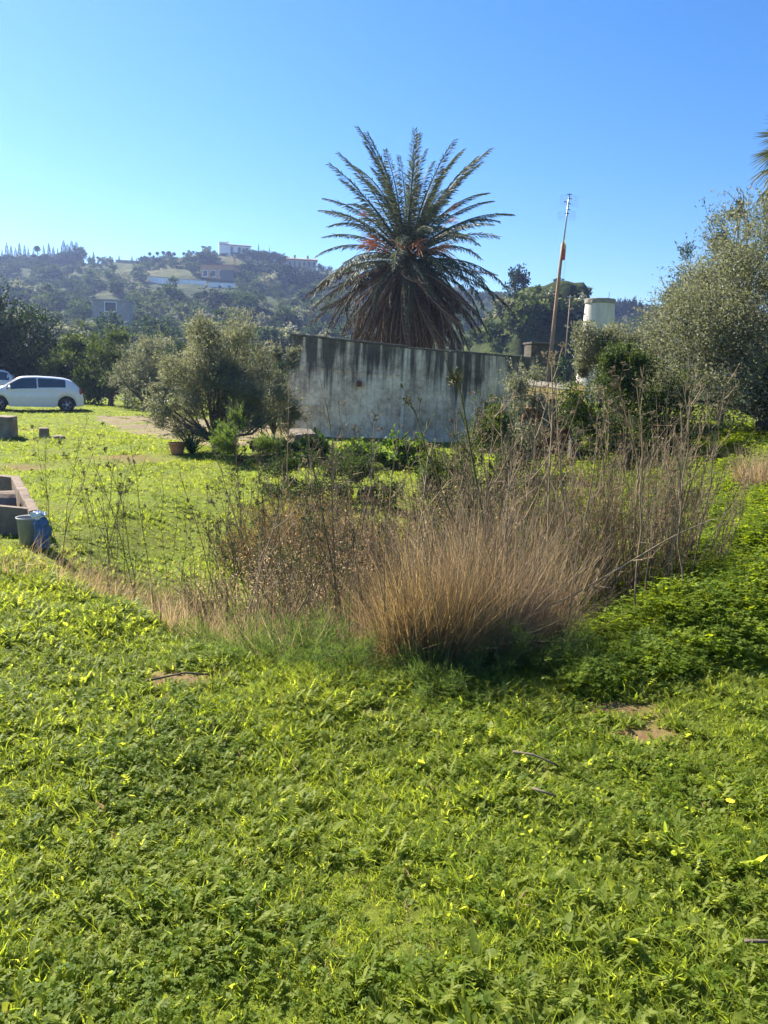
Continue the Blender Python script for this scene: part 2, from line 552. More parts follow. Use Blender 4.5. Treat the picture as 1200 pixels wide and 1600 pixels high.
M['paletile'] = surf_mat('pale_lichen_tile', (0.17, 0.15, 0.11), (0.30, 0.27, 0.21), 9, 0.95, 0.1, 0.5, 25)
M['yellowpetal'] = surf_mat('yellow_petal', (0.70, 0.50, 0.02), (0.80, 0.62, 0.03), 30, 0.6)


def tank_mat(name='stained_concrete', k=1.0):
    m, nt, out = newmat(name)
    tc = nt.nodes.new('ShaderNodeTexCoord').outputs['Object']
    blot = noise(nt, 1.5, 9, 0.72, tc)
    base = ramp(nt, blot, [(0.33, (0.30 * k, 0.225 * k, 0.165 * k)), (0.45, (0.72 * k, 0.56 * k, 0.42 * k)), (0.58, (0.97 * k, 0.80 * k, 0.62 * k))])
    fine = noise(nt, 9, 9, 0.75, tc)
    base = mixc(nt, 0.5, base, ramp(nt, fine, [(0.34, (0.45, 0.45, 0.46)), (0.56, (1.0, 1.0, 1.0))]), 'MULTIPLY')
    run = noise(nt, 6.0, 6, 0.7, tc, (1.3, 1.3, 0.09))
    base = mixc(nt, 0.5, base, ramp(nt, run, [(0.36, (0.45, 0.44, 0.43)), (0.50, (1.0, 1.0, 1.0))]), 'MULTIPLY')
    # board-marked pour lines
    sep = nt.nodes.new('ShaderNodeSeparateXYZ')
    nt.links.new(tc, sep.inputs[0])
    # vertical run stains, strongest under the coping (object Z: 0 at the top of the wall, negative downwards)
    st = noise(nt, 3.4, 5, 0.6, tc, (1.6, 1.6, 0.10))
    st2 = noise(nt, 1.1, 4, 0.6, tc, (1.2, 1.2, 0.5))
    reach = nd(nt, 'ShaderNodeMapRange')
    reach.inputs['From Min'].default_value = -2.3
    reach.inputs['From Max'].default_value = -0.05
    reach.inputs['To Min'].default_value = -0.17
    reach.inputs['To Max'].default_value = 0.19
    nt.links.new(sep.outputs['Z'], reach.inputs['Value'])
    a = nd(nt, 'ShaderNodeMath', operation='ADD')
    nt.links.new(st, a.inputs[0])
    nt.links.new(reach.outputs[0], a.inputs[1])
    b = nd(nt, 'ShaderNodeMath', operation='MULTIPLY_ADD')
    nt.links.new(st2, b.inputs[0])
    b.inputs[1].default_value = 0.35
    nt.links.new(a.outputs[0], b.inputs[2])
    sf = ramp(nt, b.outputs[0], [(0.69, (0, 0, 0)), (0.86, (0.88, 0.88, 0.88))])
    base = mixc(nt, sf, base, (0.04, 0.036, 0.032))
    p = nd(nt, 'ShaderNodeBsdfPrincipled')
    p.inputs['Roughness'].default_value = 0.92
    p.inputs['Specular IOR Level'].default_value = 0.2
    nt.links.new(base, p.inputs['Base Color'])
    bp = nt.nodes.new('ShaderNodeBump')
    bp.inputs['Strength'].default_value = 0.5
    bp.inputs['Distance'].default_value = 0.02
    nt.links.new(fine, bp.inputs['Height'])
    nt.links.new(bp.outputs[0], p.inputs['Normal'])
    nt.links.new(p.outputs[0], out.inputs[0])
    return m


def ground_mat(name, far=False):
    m, nt, out = newmat(name)
    g = nt.nodes.new('ShaderNodeNewGeometry').outputs['Position']
    n1 = noise(nt, 0.02 if far else 0.8, 6, 0.65, g)
    n2 = noise(nt, 0.30 if far else 14, 8, 0.75, g)
    if far:
        c = ramp(nt, n1, [(0.36, (0.024, 0.042, 0.011)), (0.50, (0.055, 0.078, 0.018)), (0.64, (0.10, 0.105, 0.034)), (0.78, (0.13, 0.11, 0.05))])
        c = mixc(nt, 0.9, c, ramp(nt, n2, [(0.36, (0.3, 0.3, 0.3)), (0.62, (1.3, 1.2, 1.0))]), 'MULTIPLY')
    else:
        c = ramp(nt, n1, [(0.40, (0.14, 0.185, 0.02)), (0.62, (0.13, 0.15, 0.024)), (0.80, (0.13, 0.092, 0.038))])
        c = mixc(nt, 0.6, c, ramp(nt, n2, [(0.3, (0.45, 0.45, 0.45)), (0.7, (1.25, 1.2, 1.1))]), 'MULTIPLY')
        # bare reddish soil, weight painted where nothing grows
        a = nd(nt, 'ShaderNodeAttribute', attribute_name='bare')
        c = mixc(nt, a.outputs['Fac'], c, ramp(nt, n2, [(0.3, (0.11, 0.06, 0.03)), (0.7, (0.23, 0.14, 0.08))]))
    p = nd(nt, 'ShaderNodeBsdfPrincipled')
    p.inputs['Roughness'].default_value = 0.95
    p.inputs['Specular IOR Level'].default_value = 0.1
    nt.links.new(c, p.inputs['Base Color'])
    bp = nt.nodes.new('ShaderNodeBump')
    bp.inputs['Strength'].default_value = 0.7
    bp.inputs['Distance'].default_value = 1.0 if far else 0.03
    nt.links.new(n2, bp.inputs['Height'])
    nt.links.new(bp.outputs[0], p.inputs['Normal'])
    nt.links.new(p.outputs[0], out.inputs[0])
    return m


M['tank'] = tank_mat()
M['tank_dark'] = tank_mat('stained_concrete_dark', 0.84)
M['ground'] = ground_mat('soil_and_turf')
M['hill'] = ground_mat('hillside_scrub', True)
M['gravel'] = surf_mat('dusty_gravel', (0.10, 0.075, 0.04), (0.20, 0.155, 0.095), 2.2, 0.95, 0.1, 0.8, 30, c3=(0.14, 0.13, 0.05), detail=9)

# ------------------------------------------------------------------ setting: ground, hillside, driveway
BARE = [(ground_at(268, 1062), 0.30), (ground_at(955, 1112), 0.30), (ground_at(1000, 1150), 0.22), (ground_at(700, 1058), 0.22), (ground_at(205, 716), 0.75), (ground_at(60, 672), 0.8), (ground_at(25, 730), 0.5), (ground_at(590, 1120), 0.12), (ground_at(240, 1095), 0.16), (ground_at(830, 1210), 0.12)]


def bare_w(x, y):
    w = np.zeros(np.shape(x))
    for p, r in BARE:
        ry = r * (0.5 if r < 1 else 0.8)
        w = np.maximum(w, np.exp(-(((x - p[0]) / r) ** 2 + ((y - p[1]) / ry) ** 2) * 1.2))
    return np.clip(w * 1.25 + 0.25 * wob(x, y, 0.5, 3) * w, 0, 1)


def polar_sheet(name, r_list, az_list, mat, closed):
    r = np.asarray(r_list)
    a = np.asarray(az_list)
    x = r[:, None] * np.sin(a)[None]
    y = r[:, None] * np.cos(a)[None]
    z = H(x, y)
    V = np.stack([x, y, z], -1).reshape(-1, 3)
    n, k = len(r), len(a)
    i = np.arange(n - 1)[:, None] * k
    j = np.arange(k if closed else k - 1)[None, :]
    j2 = (j + 1) % k
    F = np.stack([i + j, i + k + j, i + k + j2, i + j2], -1).reshape(-1, 4)
    me = mesh_np(name, V, F, mat, None, True)
    b = me.attributes.new('bare', 'FLOAT', 'POINT')
    b.data.foreach_set('value', bare_w(x, y).ravel().astype(np.float32))
    return link(name, me, kind='structure')


az_front = np.arange(-52, 52.01, 0.35)
az_all = np.radians(np.concatenate([az_front, np.arange(57, 308 - 1, 5.0)]))
rr = np.geomspace(0.25, 64, 150)
polar_sheet('ground', rr, az_all, M['ground'], True)
rr2 = np.concatenate([[64.0], np.linspace(65, 150, 70)[1:], np.linspace(150, 420, 80)[1:], np.geomspace(420, 900, 8)[1:]])
polar_sheet('hillside', rr2, az_all, M['hill'], True)

# dusty drive in front of the cars, running behind the olive towards the tank
drv = [stand(140, 655, 30), stand(230, 650, 30), stand(300, 648, 29.5), stand(450, 655, 30), ground_at(470, 690), ground_at(380, 700), ground_at(290, 692), ground_at(215, 680), ground_at(160, 664)]
cen = np.mean(drv, 0)
ring = []
for i_ in range(len(drv)):
    p0, p1 = drv[i_], drv[(i_ + 1) % len(drv)]
    for t in np.linspace(0, 1, 10, endpoint=False):
        q = p0 * (1 - t) + p1 * t
        ring.append(q[:2] + rng.normal(0, 0.16, 2))
ring = np.array(ring)
lv = np.linspace(1, 0, 16)
DX = cen[0] + (ring[None, :, 0] - cen[0]) * lv[:, None]
DY = cen[1] + (ring[None, :, 1] - cen[1]) * lv[:, None]
DV = np.stack([DX, DY, H(DX, DY) + 0.012 - 0.03 * (lv[:, None] > 0.999)], -1).reshape(-1, 3)
kk = len(ring)
ii = np.arange(15)[:, None] * kk
jj = np.arange(kk)[None, :]
j2_ = (jj + 1) % kk
link('driveway', mesh_np('driveway', DV, np.stack([ii + jj, ii + j2_, ii + kk + j2_, ii + kk + jj], -1).reshape(-1, 4), M['gravel'], None, True), kind='structure')
drv2 = ring


def in_drive(x, y):
    """points inside the drive outline"""
    ins = np.zeros(len(x), bool)
    X, Y = drv2[:, 0], drv2[:, 1]
    for i in range(len(drv2)):
        x1, y1, x2, y2 = X[i - 1], Y[i - 1], X[i], Y[i]
        c = ((y1 > y) != (y2 > y)) & (x < (x2 - x1) * (y - y1) / (y2 - y1 + 1e-12) + x1)
        ins ^= c
    return ins


# ------------------------------------------------------------------ built things: concrete tank
def quad_wall(name, mat, parent, p00, p10, p11, p01, back, org, nx=1):
    """a wall slab: four front corners (bottom left, bottom right, top right, top left) and the vector to its back face"""
    P = np.array([p00, p10, p10 + back, p00 + back, p01, p11, p11 + back, p01 + back]) - org
    return MB().hexa(P).build(name, mat, parent)


TL, BL = at(452, 524, 22.6), at(447, 690, 22.6)
TJ, BJ = at(636, 543, 22.3), at(625, 706, 22.3)
TR, BR = at(838, 560, 21.9), at(832, 724, 21.9)
for p_ in (BL, BJ, BR):
    p_[2] -= 0.35
org = TL.copy()
tank = empty('concrete_tank', org, 'long grey concrete water tank streaked with black run stains', 'water tank')
bk = np.array([0.35, 4.2, 0.10])
th = np.array([0.02, 0.22, 0.0])
quad_wall('wall_section', M['tank'], tank, BL, BJ, TJ, TL, th, org)['label'] = 'left section of the wall with heavy black streaks'
dj = np.array([0.06, -0.0, 0])
off = np.array([0.0, -0.03, 0.0])
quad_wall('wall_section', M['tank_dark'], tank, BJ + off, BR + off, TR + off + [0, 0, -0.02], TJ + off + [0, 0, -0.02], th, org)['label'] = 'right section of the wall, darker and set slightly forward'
# side, rear walls and roof slab
quad_wall('side_wall', M['tank'], tank, BL + th * 1.01, BL + th * 1.01 + [0.2, 0, 0], TL + th * 1.01 + [0.2, 0, 0], TL + th * 1.01, bk - th, org)
quad_wall('side_wall', M['tank'], tank, BR + th * 1.01 - [0.2, 0, 0], BR + th * 1.01, TR + th * 1.01, TR + th * 1.01 - [0.2, 0, 0], bk - th, org)
quad_wall('rear_wall', M['tank'], tank, BL + bk, BR + bk, TR + bk, TL + bk, th, org)
dz = np.array([0, 0, -0.25])
MB().hexa(np.array([TL + dz + th, TR + dz + th, TR + dz + bk, TL + dz + bk, TL + th + dz * 0.6, TR + th + dz * 0.6, TR + bk + dz * 0.6, TL + bk + dz * 0.6]) - org).build('roof_slab', M['tank'], tank)
M['coping'] = surf_mat('dark_coping', (0.06, 0.055, 0.05), (0.17, 0.155, 0.14), 5, 0.95, 0.1, 0.5, 18)
for a_, b_, l_ in ((TL, TJ, 0.0), (TJ, TR, -0.035)):
    n_ = 3 if a_ is TL else 3
    for k_ in range(n_):
        q0 = a_ + (b_ - a_) * (k_ / n_) + [0.012, -0.05, l_ + 0.004]
        q1 = a_ + (b_ - a_) * ((k_ + 1) / n_) + [-0.002, -0.05, l_ + 0.004 + rng.normal(0, 0.006)]
        w = np.array([0.02, 0.36, 0])
        h_ = np.array([0, 0, 0.055 + rng.uniform(-0.006, 0.01)])
        MB().hexa(np.array([q0, q1, q1 + w, q0 + w, q0 + h_, q1 + h_, q1 + w + h_, q0 + w + h_]) - org).build('coping_slab', M['coping'], tank, bevel=0.012)
# pale mortar joint between the two pours
jn = np.array([0.06, 0, 0])
e_ = np.array([0, -0.045, 0])
MB().hexa(np.array([BJ - jn + e_, BJ + jn * 0.3 + e_, BJ + jn * 0.3 + th * 0.3, BJ - jn + th * 0.3, TJ - jn + e_ - [0, 0, 0.03], TJ + jn * 0.3 + e_ - [0, 0, 0.03], TJ + jn * 0.3 + th * 0.3 - [0, 0, 0.03], TJ - jn + th * 0.3 - [0, 0, 0.03]]) - org).build('mortar_joint', surf_mat('pale_mortar', (0.55, 0.48, 0.40), (0.80, 0.72, 0.62), 7, 0.9, 0.2, 0.4, 25), tank)
# rusty overflow box
pr = at(561, 600, 22.42) - org
MB().box(pr + [0, -0.08, 0], (0.14, 0.20, 0.15), 0.15).build('overflow_spout', M['rust'], tank, bevel=0.01)
# pour lines: slightly proud fins of cement
for pyl, pyr in ((571, 588), (632, 647)):
    a_, b_ = at(452, pyl, 22.58), at(632, pyr, 22.28)
    q = np.array([0, -0.006, 0])
    MB().hexa(np.array([a_ + q, b_ + q, b_ + th * 0.2, a_ + th * 0.2, a_ + q + [0, 0, 0.018], b_ + q + [0, 0, 0.018], b_ + th * 0.2 + [0, 0, 0.018], a_ + th * 0.2 + [0, 0, 0.018]]) - org).build('pour_line', M['tank'], tank)
# low plinth in front of the foot, with separate edge stones
pl0, pl1 = at(405, 684, 22.2), at(660, 712, 21.8)
nst = 9
for k_ in range(nst):
    t0_, t1_ = k_ / nst, (k_ + 1) / nst - 0.006
    a_ = pl0 + (pl1 - pl0) * t0_
    b_ = pl0 + (pl1 - pl0) * t1_
    d_ = np.array([0, 0.36, 0])
    hz = np.array([0, 0, rng.uniform(-0.012, 0.012)])
    lo = np.array([0, 0, -0.55])
    yo = np.array([0, rng.uniform(-0.02, 0.02), 0])
    MB().hexa(np.array([a_ + lo + yo, b_ + lo + yo, b_ + lo + d_, a_ + lo + d_, a_ + hz + yo, b_ + hz + yo, b_ + hz + d_, a_ + hz + d_]) - org).build('plinth_stone', M['stone'], tank, bevel=0.02)

# ------------------------------------------------------------------ pump shed half buried in weeds
S0 = stand(850, 640, 14.2)
shed = empty('pump_shed', S0, 'small pump shed with mossy tiled roof half hidden behind dry stalks', 'shed')


def spt(px, py, d):
    return at(px, py, d) - S0


el, er = spt(818, 622, 13.9), spt(915, 634, 13.9)       # eave
rl, rr_ = spt(824, 598, 15.0), spt(915, 607, 15.0)      # back of the roof
dn = np.array([0, 0, -0.06])
MB().hexa(np.array([el + dn, er + dn, rr_ + dn, rl + dn, el, er, rr_, rl])).build('roof', M['mosstile'], shed)
ncol = 8
for c_ in range(ncol):
    for r_ in range(3):
        u0 = (c_ + 0.5) / ncol
        v0, v1 = r_ / 3 - 0.03, (r_ + 1) / 3 + 0.06
        a_ = el + (er - el) * u0
        b_ = rl + (rr_ - rl) * u0
        p0 = a_ + (b_ - a_) * v0 + [0, 0, 0.02 + 0.018]
        p1 = a_ + (b_ - a_) * v1 + [0, 0, 0.02 + 0.0]
        w_ = np.linalg.norm(er - el) / ncol * 0.62
        ax = (er - el) / ncol * 0.47
        tk = np.array([0, 0, 0.022])
        sl = np.array([0, 0, rng.normal(0, 0.006)])
        MB().hexa(np.array([p0 - ax, p0 + ax, p1 + ax, p1 - ax, p0 - ax + tk + sl, p0 + ax + tk, p1 + ax + tk, p1 - ax + tk + sl])).build('roof_tile', M['mosstile'] if r_ < 2 or rng.random() < 0.3 else M['paletile'], shed, bevel=0.008)
g0 = np.array([0, 0, -0.9])
for px_, mat_, nm in ((905, M['brick'], 'brick_pier'), (826, M['brick'], 'brick_pier')):
    c_ = spt(px_, 632, 14.0)
    hgt = c_[2] + 0.3
    MB().box((c_[0], c_[1] + 0.1, c_[2] - 0.06 - 0.16), (0.16, 0.2, 0.32)).build(nm, mat_, shed, bevel=0.01)
    MB().box((c_[0], c_[1] + 0.1, c_[2] - 0.382 - hgt / 2), (0.19, 0.22, hgt)).build('stone_base', M['darkstone'], shed, bevel=0.01)
bl_, br_ = spt(826, 615, 14.9), spt(912, 620, 14.9)
hh = bl_[2] + 0.3
MB().box(((bl_[0] + br_[0]) / 2, bl_[1], hh / 2 - 0.36), (br_[0] - bl_[0], 0.12, hh)).build('rear_wall', M['brick'], shed)
tp = spt(773, 628, 13.6)
MB().box((tp[0], tp[1], tp[2] - 0.45), (0.30, 0.04, 0.9), 0.1).build('door', M['teal'], shed, bevel=0.006)
MB().tube([tp + [-0.17, 0, 0.0], tp + [-0.17, 0, -1.1]], 0.02).build('door_post', M['bark'], shed)

# ------------------------------------------------------------------ white tower
T0 = stand(934, 520, 56)
ttop = at(934, 468, 56)[2] - T0[2]
tw = empty('white_tower', T0, 'round white tapering masonry tower with flat dark cap', 'tower')
MB().lathe([(1.34, -0.5), (1.18, ttop * 0.45), (1.0, ttop - 0.30), (1.0, ttop - 0.25), (0.0, ttop - 0.25)], sides=40, jit=0.008).build('tower_wall', M['tower_render'], tw, smooth=True)
MB().lathe([(0.97, ttop - 0.32), (1.07, ttop - 0.29), (1.07, ttop - 0.02), (1.02, ttop + 0.02), (0, ttop + 0.05)], sides=40, jit=0.006).build('tower_cap', M['tower_cap'], tw)
MB().box((0.5, -0.3, ttop + 0.25), (0.03, 0.03, 0.5)).build('cap_rod', M['rust'], tw)

# low ruined block beside the tower
B0 = stand(842, 545, 38)
bt = at(842, 539, 38)[2] - B0[2]
blk = empty('ruined_block', B0, 'low broken masonry block behind the tank below the cliff', 'masonry block')
MB().box((0, 0, bt / 2 - 0.2), (1.2, 1.0, bt + 0.4), 0.2, 0.04).build('masonry', M['darkstone'], blk, bevel=0.05)
MB().box((0.06, 0, bt + 0.05), (1.35, 1.15, 0.1), 0.2).build('capping', M['darkstone'], blk, bevel=0.02)

# ------------------------------------------------------------------ leaning mast with aerial and flag
m0, m1 = at(857, 575, 27.5), at(889, 309, 27.5)
mb0 = m0 + (m0 - m1) * ((m0[2] - Hf(m0[0], m0[1]) + 0.1) / (m1[2] - m0[2]))
mast = empty('aerial_mast', mb0, 'tall leaning wooden mast with television aerial and ragged flag', 'mast')
pth = np.array([mb0 + (m1 - mb0) * t for t in np.linspace(0, 0.80, 9)]) - mb0
pth[:, 0] += 0.02 * np.sin(np.linspace(0, 5, 9))
MB().tube(pth, np.linspace(0.085, 0.05, 9), 8).build('pole', M['polewood'], mast, smooth=True)
MB().tube(np.array([mb0 + (m1 - mb0) * t for t in (0.74, 0.9, 1.0)]) - mb0, 0.028, 8).build('steel_tube', M['galv'], mast, smooth=True)
ax_ = unit((m1 - mb0)[None])[0]
for px_, py_, w_, h_ in ((887, 314, 0.66, 0.34), (884, 337, 0.62, 0.28)):
    c_ = at(px_ + 2, py_, 27.62) - mb0
    g_ = MB()
    for s_ in np.linspace(-1, 1, 7):
        g_.tube([c_ + [-w_ / 2, 0, s_ * h_ / 2], c_ + [w_ / 2, 0, s_ * h_ / 2]], 0.003, 4)
    for s_ in np.linspace(-1, 1, 5):
        g_.tube([c_ + [s_ * w_ / 2, 0.006, -h_ / 2], c_ + [s_ * w_ / 2, 0.006, h_ / 2]], 0.003, 4)
    g_.build('reflector_grid', M['galv'], mast)
for px_, py_, w_ in ((890, 304, 0.16), (890, 311, 0.16), (884, 316, 0.14), (889, 319, 0.15), (888, 328, 0.14), (886, 334, 0.15)):
    c_ = at(px_, py_, 27.4) - mb0
    MB().tube([c_ - [w_ / 2, 0, 0], c_ + [0, 0, 0.02], c_ + [w_ / 2, 0, 0]], 0.013, 6).build('dipole', M['blackplastic'], mast)
MB().tube([at(889, 309, 27.5) - mb0, at(890, 303, 27.45) - mb0], 0.014, 6).build('aerial_boom', M['blackplastic'], mast)
fl = MB()
for (pa, pb, pc, pd_) in (((882, 374), (885, 386), (883, 398), (880, 384)),):
    fl.add(np.array([at(*pa, 27.45), at(*pb, 27.38), at(*pc, 27.45), at(*pd_, 27.5)]) - mb0, [[0, 1, 2, 3]])
fo = fl.build('flag_yellow', M['flagyellow'], mast)
fo.modifiers.new('thick', 'SOLIDIFY').thickness = 0.006
fo = MB().add(np.array([at(880, 386, 27.48), at(884, 392, 27.4), at(883, 406, 27.42), at(878, 407, 27.48)]) - mb0, [[0, 1, 2, 3]]).build('flag_red', M['flagred'], mast)
fo.modifiers.new('thick', 'SOLIDIFY').thickness = 0.006
MB().tube(np.array([at(882, 404, 27.45), at(883, 415, 27.45), at(881, 428, 27.4), at(881, 440, 27.4)]) - mb0, 0.004, 4).build('halyard', M['cord'], mast)
# distant thin pole in front of the cliff
q0 = stand(886, 512, 74)
qz = at(887, 461, 74)[2] - q0[2]
dp = empty('utility_pole', q0, 'thin pale pole standing before the dark cliff', 'pole')
MB().tube([(0, 0, -0.3), (0.04, 0, qz * 0.5), (0.1, 0, qz)], [0.06, 0.05, 0.045], 8).build('pole', M['polewood'], dp, smooth=True)
MB().box((0.1, 0, qz - 0.15), (0.5, 0.06, 0.06)).build('cross_arm', M['galv'], dp)

# ------------------------------------------------------------------ cars
CX = np.array([-2.02, -1.99, -1.92, -1.80, -1.74, -1.68, -1.6, -1.5, -1.38, -1.25, -1.12, -1.04, -1.0, -0.96, -0.8, -0.5, -0.2, 0.1, 0.35, 0.5, 0.65, 0.8, 0.83, 0.87, 0.95, 1.05, 1.2, 1.3, 1.42, 1.52, 1.58, 1.62, 1.72, 1.85, 1.96, 2.02])


def car_builder(name, label, hgt=1.0, estate=False):
    root = empty(name, (0, 0, 0), label, 'car', 'white cars parked by the trees')
    tx = [-2.02, -1.98, -1.9, -1.72, -1.5, -1.25, -0.8, -0.2, 0.3, 0.45, 1.08, 1.2, 1.5, 1.8, 1.95, 2.02]
    tz = [0.62, 0.86, 1.00, 1.19, 1.34, 1.405, 1.44, 1.455, 1.43, 1.395, 1.00, 0.97, 0.90, 0.79, 0.66, 0.48]
    if estate:
        tz = [0.80, 1.05, 1.28, 1.44, 1.49, 1.50, 1.505, 1.50, 1.47, 1.43, 1.03, 0.99, 0.92, 0.80, 0.66, 0.48]
    wheel_x = (-1.35, 1.22)

    def sec(x):
        zt = float(np.interp(x, tx, tz)) * hgt
        w = float(np.interp(x, [-2.02, -1.9, -1.6, -1.0, 1.0, 1.5, 1.8, 2.02], [0.66, 0.76, 0.83, 0.85, 0.85, 0.83, 0.76, 0.58]))
        zb = float(np.interp(x, [-2.02, -1.8, -1.2, 0, 1.1, 1.5, 2.02], [0.95, 0.97, 0.955, 0.90, 0.86, 0.83, 0.60])) * hgt
        bot = 0.20 if abs(x) < 1.75 else 0.26
        for wx in wheel_x:
            if abs(x - wx) < 0.36:
                bot = max(bot, 0.305 + math.sqrt(0.36 ** 2 - (x - wx) ** 2))
        zb = min(zb, zt - 0.05)
        green = min(max((zt - zb - 0.06) / 0.35, 0), 1)
        wr = w * (0.92 - 0.22 * green)
        zm = max(0.55, bot + 0.04)
        zb = max(zb, zm + 0.03)
        return np.array([[w * 0.95, bot], [w * 1.005, zm], [w * 0.985, zb], [wr, max(zt - 0.05, zb + 0.01)], [wr * 0.82, max(zt - 0.004, zb + 0.02)], [0, max(zt + 0.012, zb + 0.03)]])

    S = np.array([sec(x) for x in CX])
    n, k = S.shape[0], 6
    full = np.zeros((n, 11, 3))
    for i in range(n):
        for j in range(6):
            full[i, j] = (CX[i], S[i, j, 0], S[i, j, 1])
        for j in range(5):
            full[i, 10 - j] = (CX[i], -S[i, j, 0], S[i, j, 1])
    V = full.reshape(-1, 3)
    i = np.arange(n - 1)[:, None] * 11
    j = np.arange(10)[None]
    F = np.stack([i + j, i + 11 + j, i + 12 + j, i + 1 + j], -1).reshape(-1, 4)
    b = MB().add(V, F)
    b.add(full[0], [[0, 1, 9, 10], [1, 2, 8, 9], [2, 3, 7, 8], [3, 4, 6, 7]])
    b.add(full[-1], [[0, 10, 9, 1], [1, 9, 8, 2], [2, 8, 7, 3], [3, 7, 6, 4]])
    b.build('body', M['carpaint'], root, smooth=True)
    MB().box((0, 0, 0.42), (3.7, 1.24, 0.36)).build('underbody_light_block', M['blackplastic'], root)  # dark floor box added inside the body to stop light

    def side_patch(nm, mat, x0, x1, ja, fa, fb, out, side, parent=root, n=9, shrink=0.0, jb=None):
        xs = np.linspace(x0, x1, n)
        A, B = [], []
        for x in xs:
            s = sec(x)
            lo = s[ja] + (s[ja + 1] - s[ja]) * fa
            e = ja if jb is None else jb
            hi = s[e] + (s[e + 1] - s[e]) * fb
            A.append((x, side * (lo[0] + out), lo[1]))
            B.append((x, side * (hi[0] + out), hi[1]))
        V = np.array(A + B)
        F = np.array([[q, q + 1, n + q + 1, n + q] for q in range(n - 1)])
        if side > 0:
            F = F[:, ::-1]
        return MB().add(V, F).build(nm, mat, parent, smooth=True)

    for side in (1, -1):
        fd = side_patch('door', M['carpaint'], -0.24, 0.93, 0, 0.35, 0.96, 0.006, side, jb=1)
        rd = side_patch('door', M['carpaint'], -1.02, -0.262, 0, 0.35, 0.96, 0.006, side, jb=1)
        side_patch('window', M['glass'], -0.22, 0.90, 2, 0.10, 0.94, 0.009, side, n=12)
        side_patch('window', M['glass'], -1.78 if estate else -1.32, -0.27, 2, 0.16, 0.94, 0.009, side, n=12)
        for dd, hx in ((fd, -0.1), (rd, -0.85)):
            hb = sec(hx)
            MB().box((hx, side * (hb[2][0] + 0.012), 0.80 * hgt), (0.17, 0.03, 0.03)).build('handle', M['carpaint'], dd, bevel=0.008)
        s = sec(0.78)
        mb_ = MB().lathe([(0.0, -0.085), (0.055, -0.065), (0.078, 0), (0.06, 0.055), (0, 0.075)], sides=12)
        mo = mb_.build('door_mirror', M['carpaint'], root, smooth=True)
        mo.location = (0.80, side * (s[2][0] + 0.11), 0.96 * hgt)
        mo.scale = (0.8, 1.35, 1.0)
        mb_ = MB().box((0.80, side * (s[2][0] + 0.02), 0.92 * hgt), (0.06, 0.12, 0.03))
        mb_.build('mirror_arm', M['blackplastic'], root)
        tl = MB().lathe([(0, -0.14), (0.06, -0.11), (0.085, 0.0), (0.06, 0.11), (0, 0.14)], sides=10).build('tail_light', M['redlens'], root, smooth=True)
        tl.location = (-1.885, side * 0.70, 0.86 * hgt)
        hl = MB().lathe([(0, -0.17), (0.06, -0.12), (0.08, 0), (0.06, 0.1), (0, 0.14)], sides=10).build('headlight', M['clearlens'], root, smooth=True)
        hl.location = (1.77, side * 0.63, 0.70 * hgt)
        hl.rotation_euler = (0, R(70), side * R(-18))
        for wx in wheel_x:
            wh = empty('wheel', (wx, side * 0.74, 0.305))
            wh.parent = root
            wh.rotation_euler = (R(90), 0, R(14) if wx > 0 else 0)
            MB().lathe([(0.20, -0.095), (0.27, -0.10), (0.30, -0.075), (0.307, 0), (0.30, 0.075), (0.27, 0.10), (0.20, 0.095)], sides=28).build('tyre', M['rubber'], wh, smooth=True)
            rm = MB()
            rm.lathe([(0.20, -0.09), (0.205, 0.0), (0.20, 0.09), (0.185, 0.06), (0.185, -0.06), (0.2, -0.09)], sides=24)
            for q in range(5):
                a = q * 2 * math.pi / 5
                for da in (-0.16, 0.16):
                    p0 = np.array([math.cos(a) * 0.03, math.sin(a) * 0.03, 0])
                    p1 = np.array([math.cos(a + da) * 0.195, math.sin(a + da) * 0.195, 0])
                    for zs in (-0.07, 0.07):
                        rm.tube([p0 + [0, 0, zs], p1 + [0, 0, zs]], 0.017, 4)
            rm.lathe([(0, -0.085), (0.05, -0.08), (0.05, 0.08), (0, 0.085)], sides=12)
            rm.build('rim', M['alloy'], wh)
            MB().lathe([(0, -0.03), (0.19, -0.03), (0.19, 0.03), (0, 0.03)], sides=20).build('brake_disc', M['blackplastic'], wh)
    # windscreen and rear window: sheets just proud of the sloping glass area
    for nm, x0, x1, rows in (('windscreen', 0.50, 1.05, 6), ('rear_window', -1.88, -1.56, 5)):
        V = []
        for x in np.linspace(x0, x1, rows):
            s = sec(x)
            for f in (-1.02, -0.6, 0, 0.6, 1.02):
                yy = s[3][0] * f * 0.93
                zz = np.interp(abs(yy), [0, s[4][0], s[3][0]], [s[5][1], s[4][1], s[3][1]])
                V.append((x + (0.010 if x > 0 else -0.010), yy, zz + 0.010))
        F = [[r * 5 + q, r * 5 + q + 1, r * 5 + q + 6, r * 5 + q + 5] for r in range(rows - 1) for q in range(4)]
        MB().add(np.array(V), F).build(nm, M['glass'], root, smooth=True)
    MB().box((2.0, 0, 0.36), (0.06, 1.0, 0.14)).build('grille', M['blackplastic'], root, bevel=0.01)
    MB().box((-2.0, 0, 0.40), (0.06, 1.1, 0.12)).build('rear_bumper_insert', M['blackplastic'], root, bevel=0.01)
    return root


def put_car(root, px_rear, py, d, yaw):
    p = stand(px_rear, py, d)
    f = np.array([-math.cos(yaw), -math.sin(yaw)])
    left = np.array([-f[1], f[0]])
    c = p[:2] + f * 1.35 - left * 0.78
    root.location = (c[0], c[1], Hf(c[0], c[1]) - 0.01)
    root.rotation_euler = (0, 0, math.atan2(f[1], f[0]))


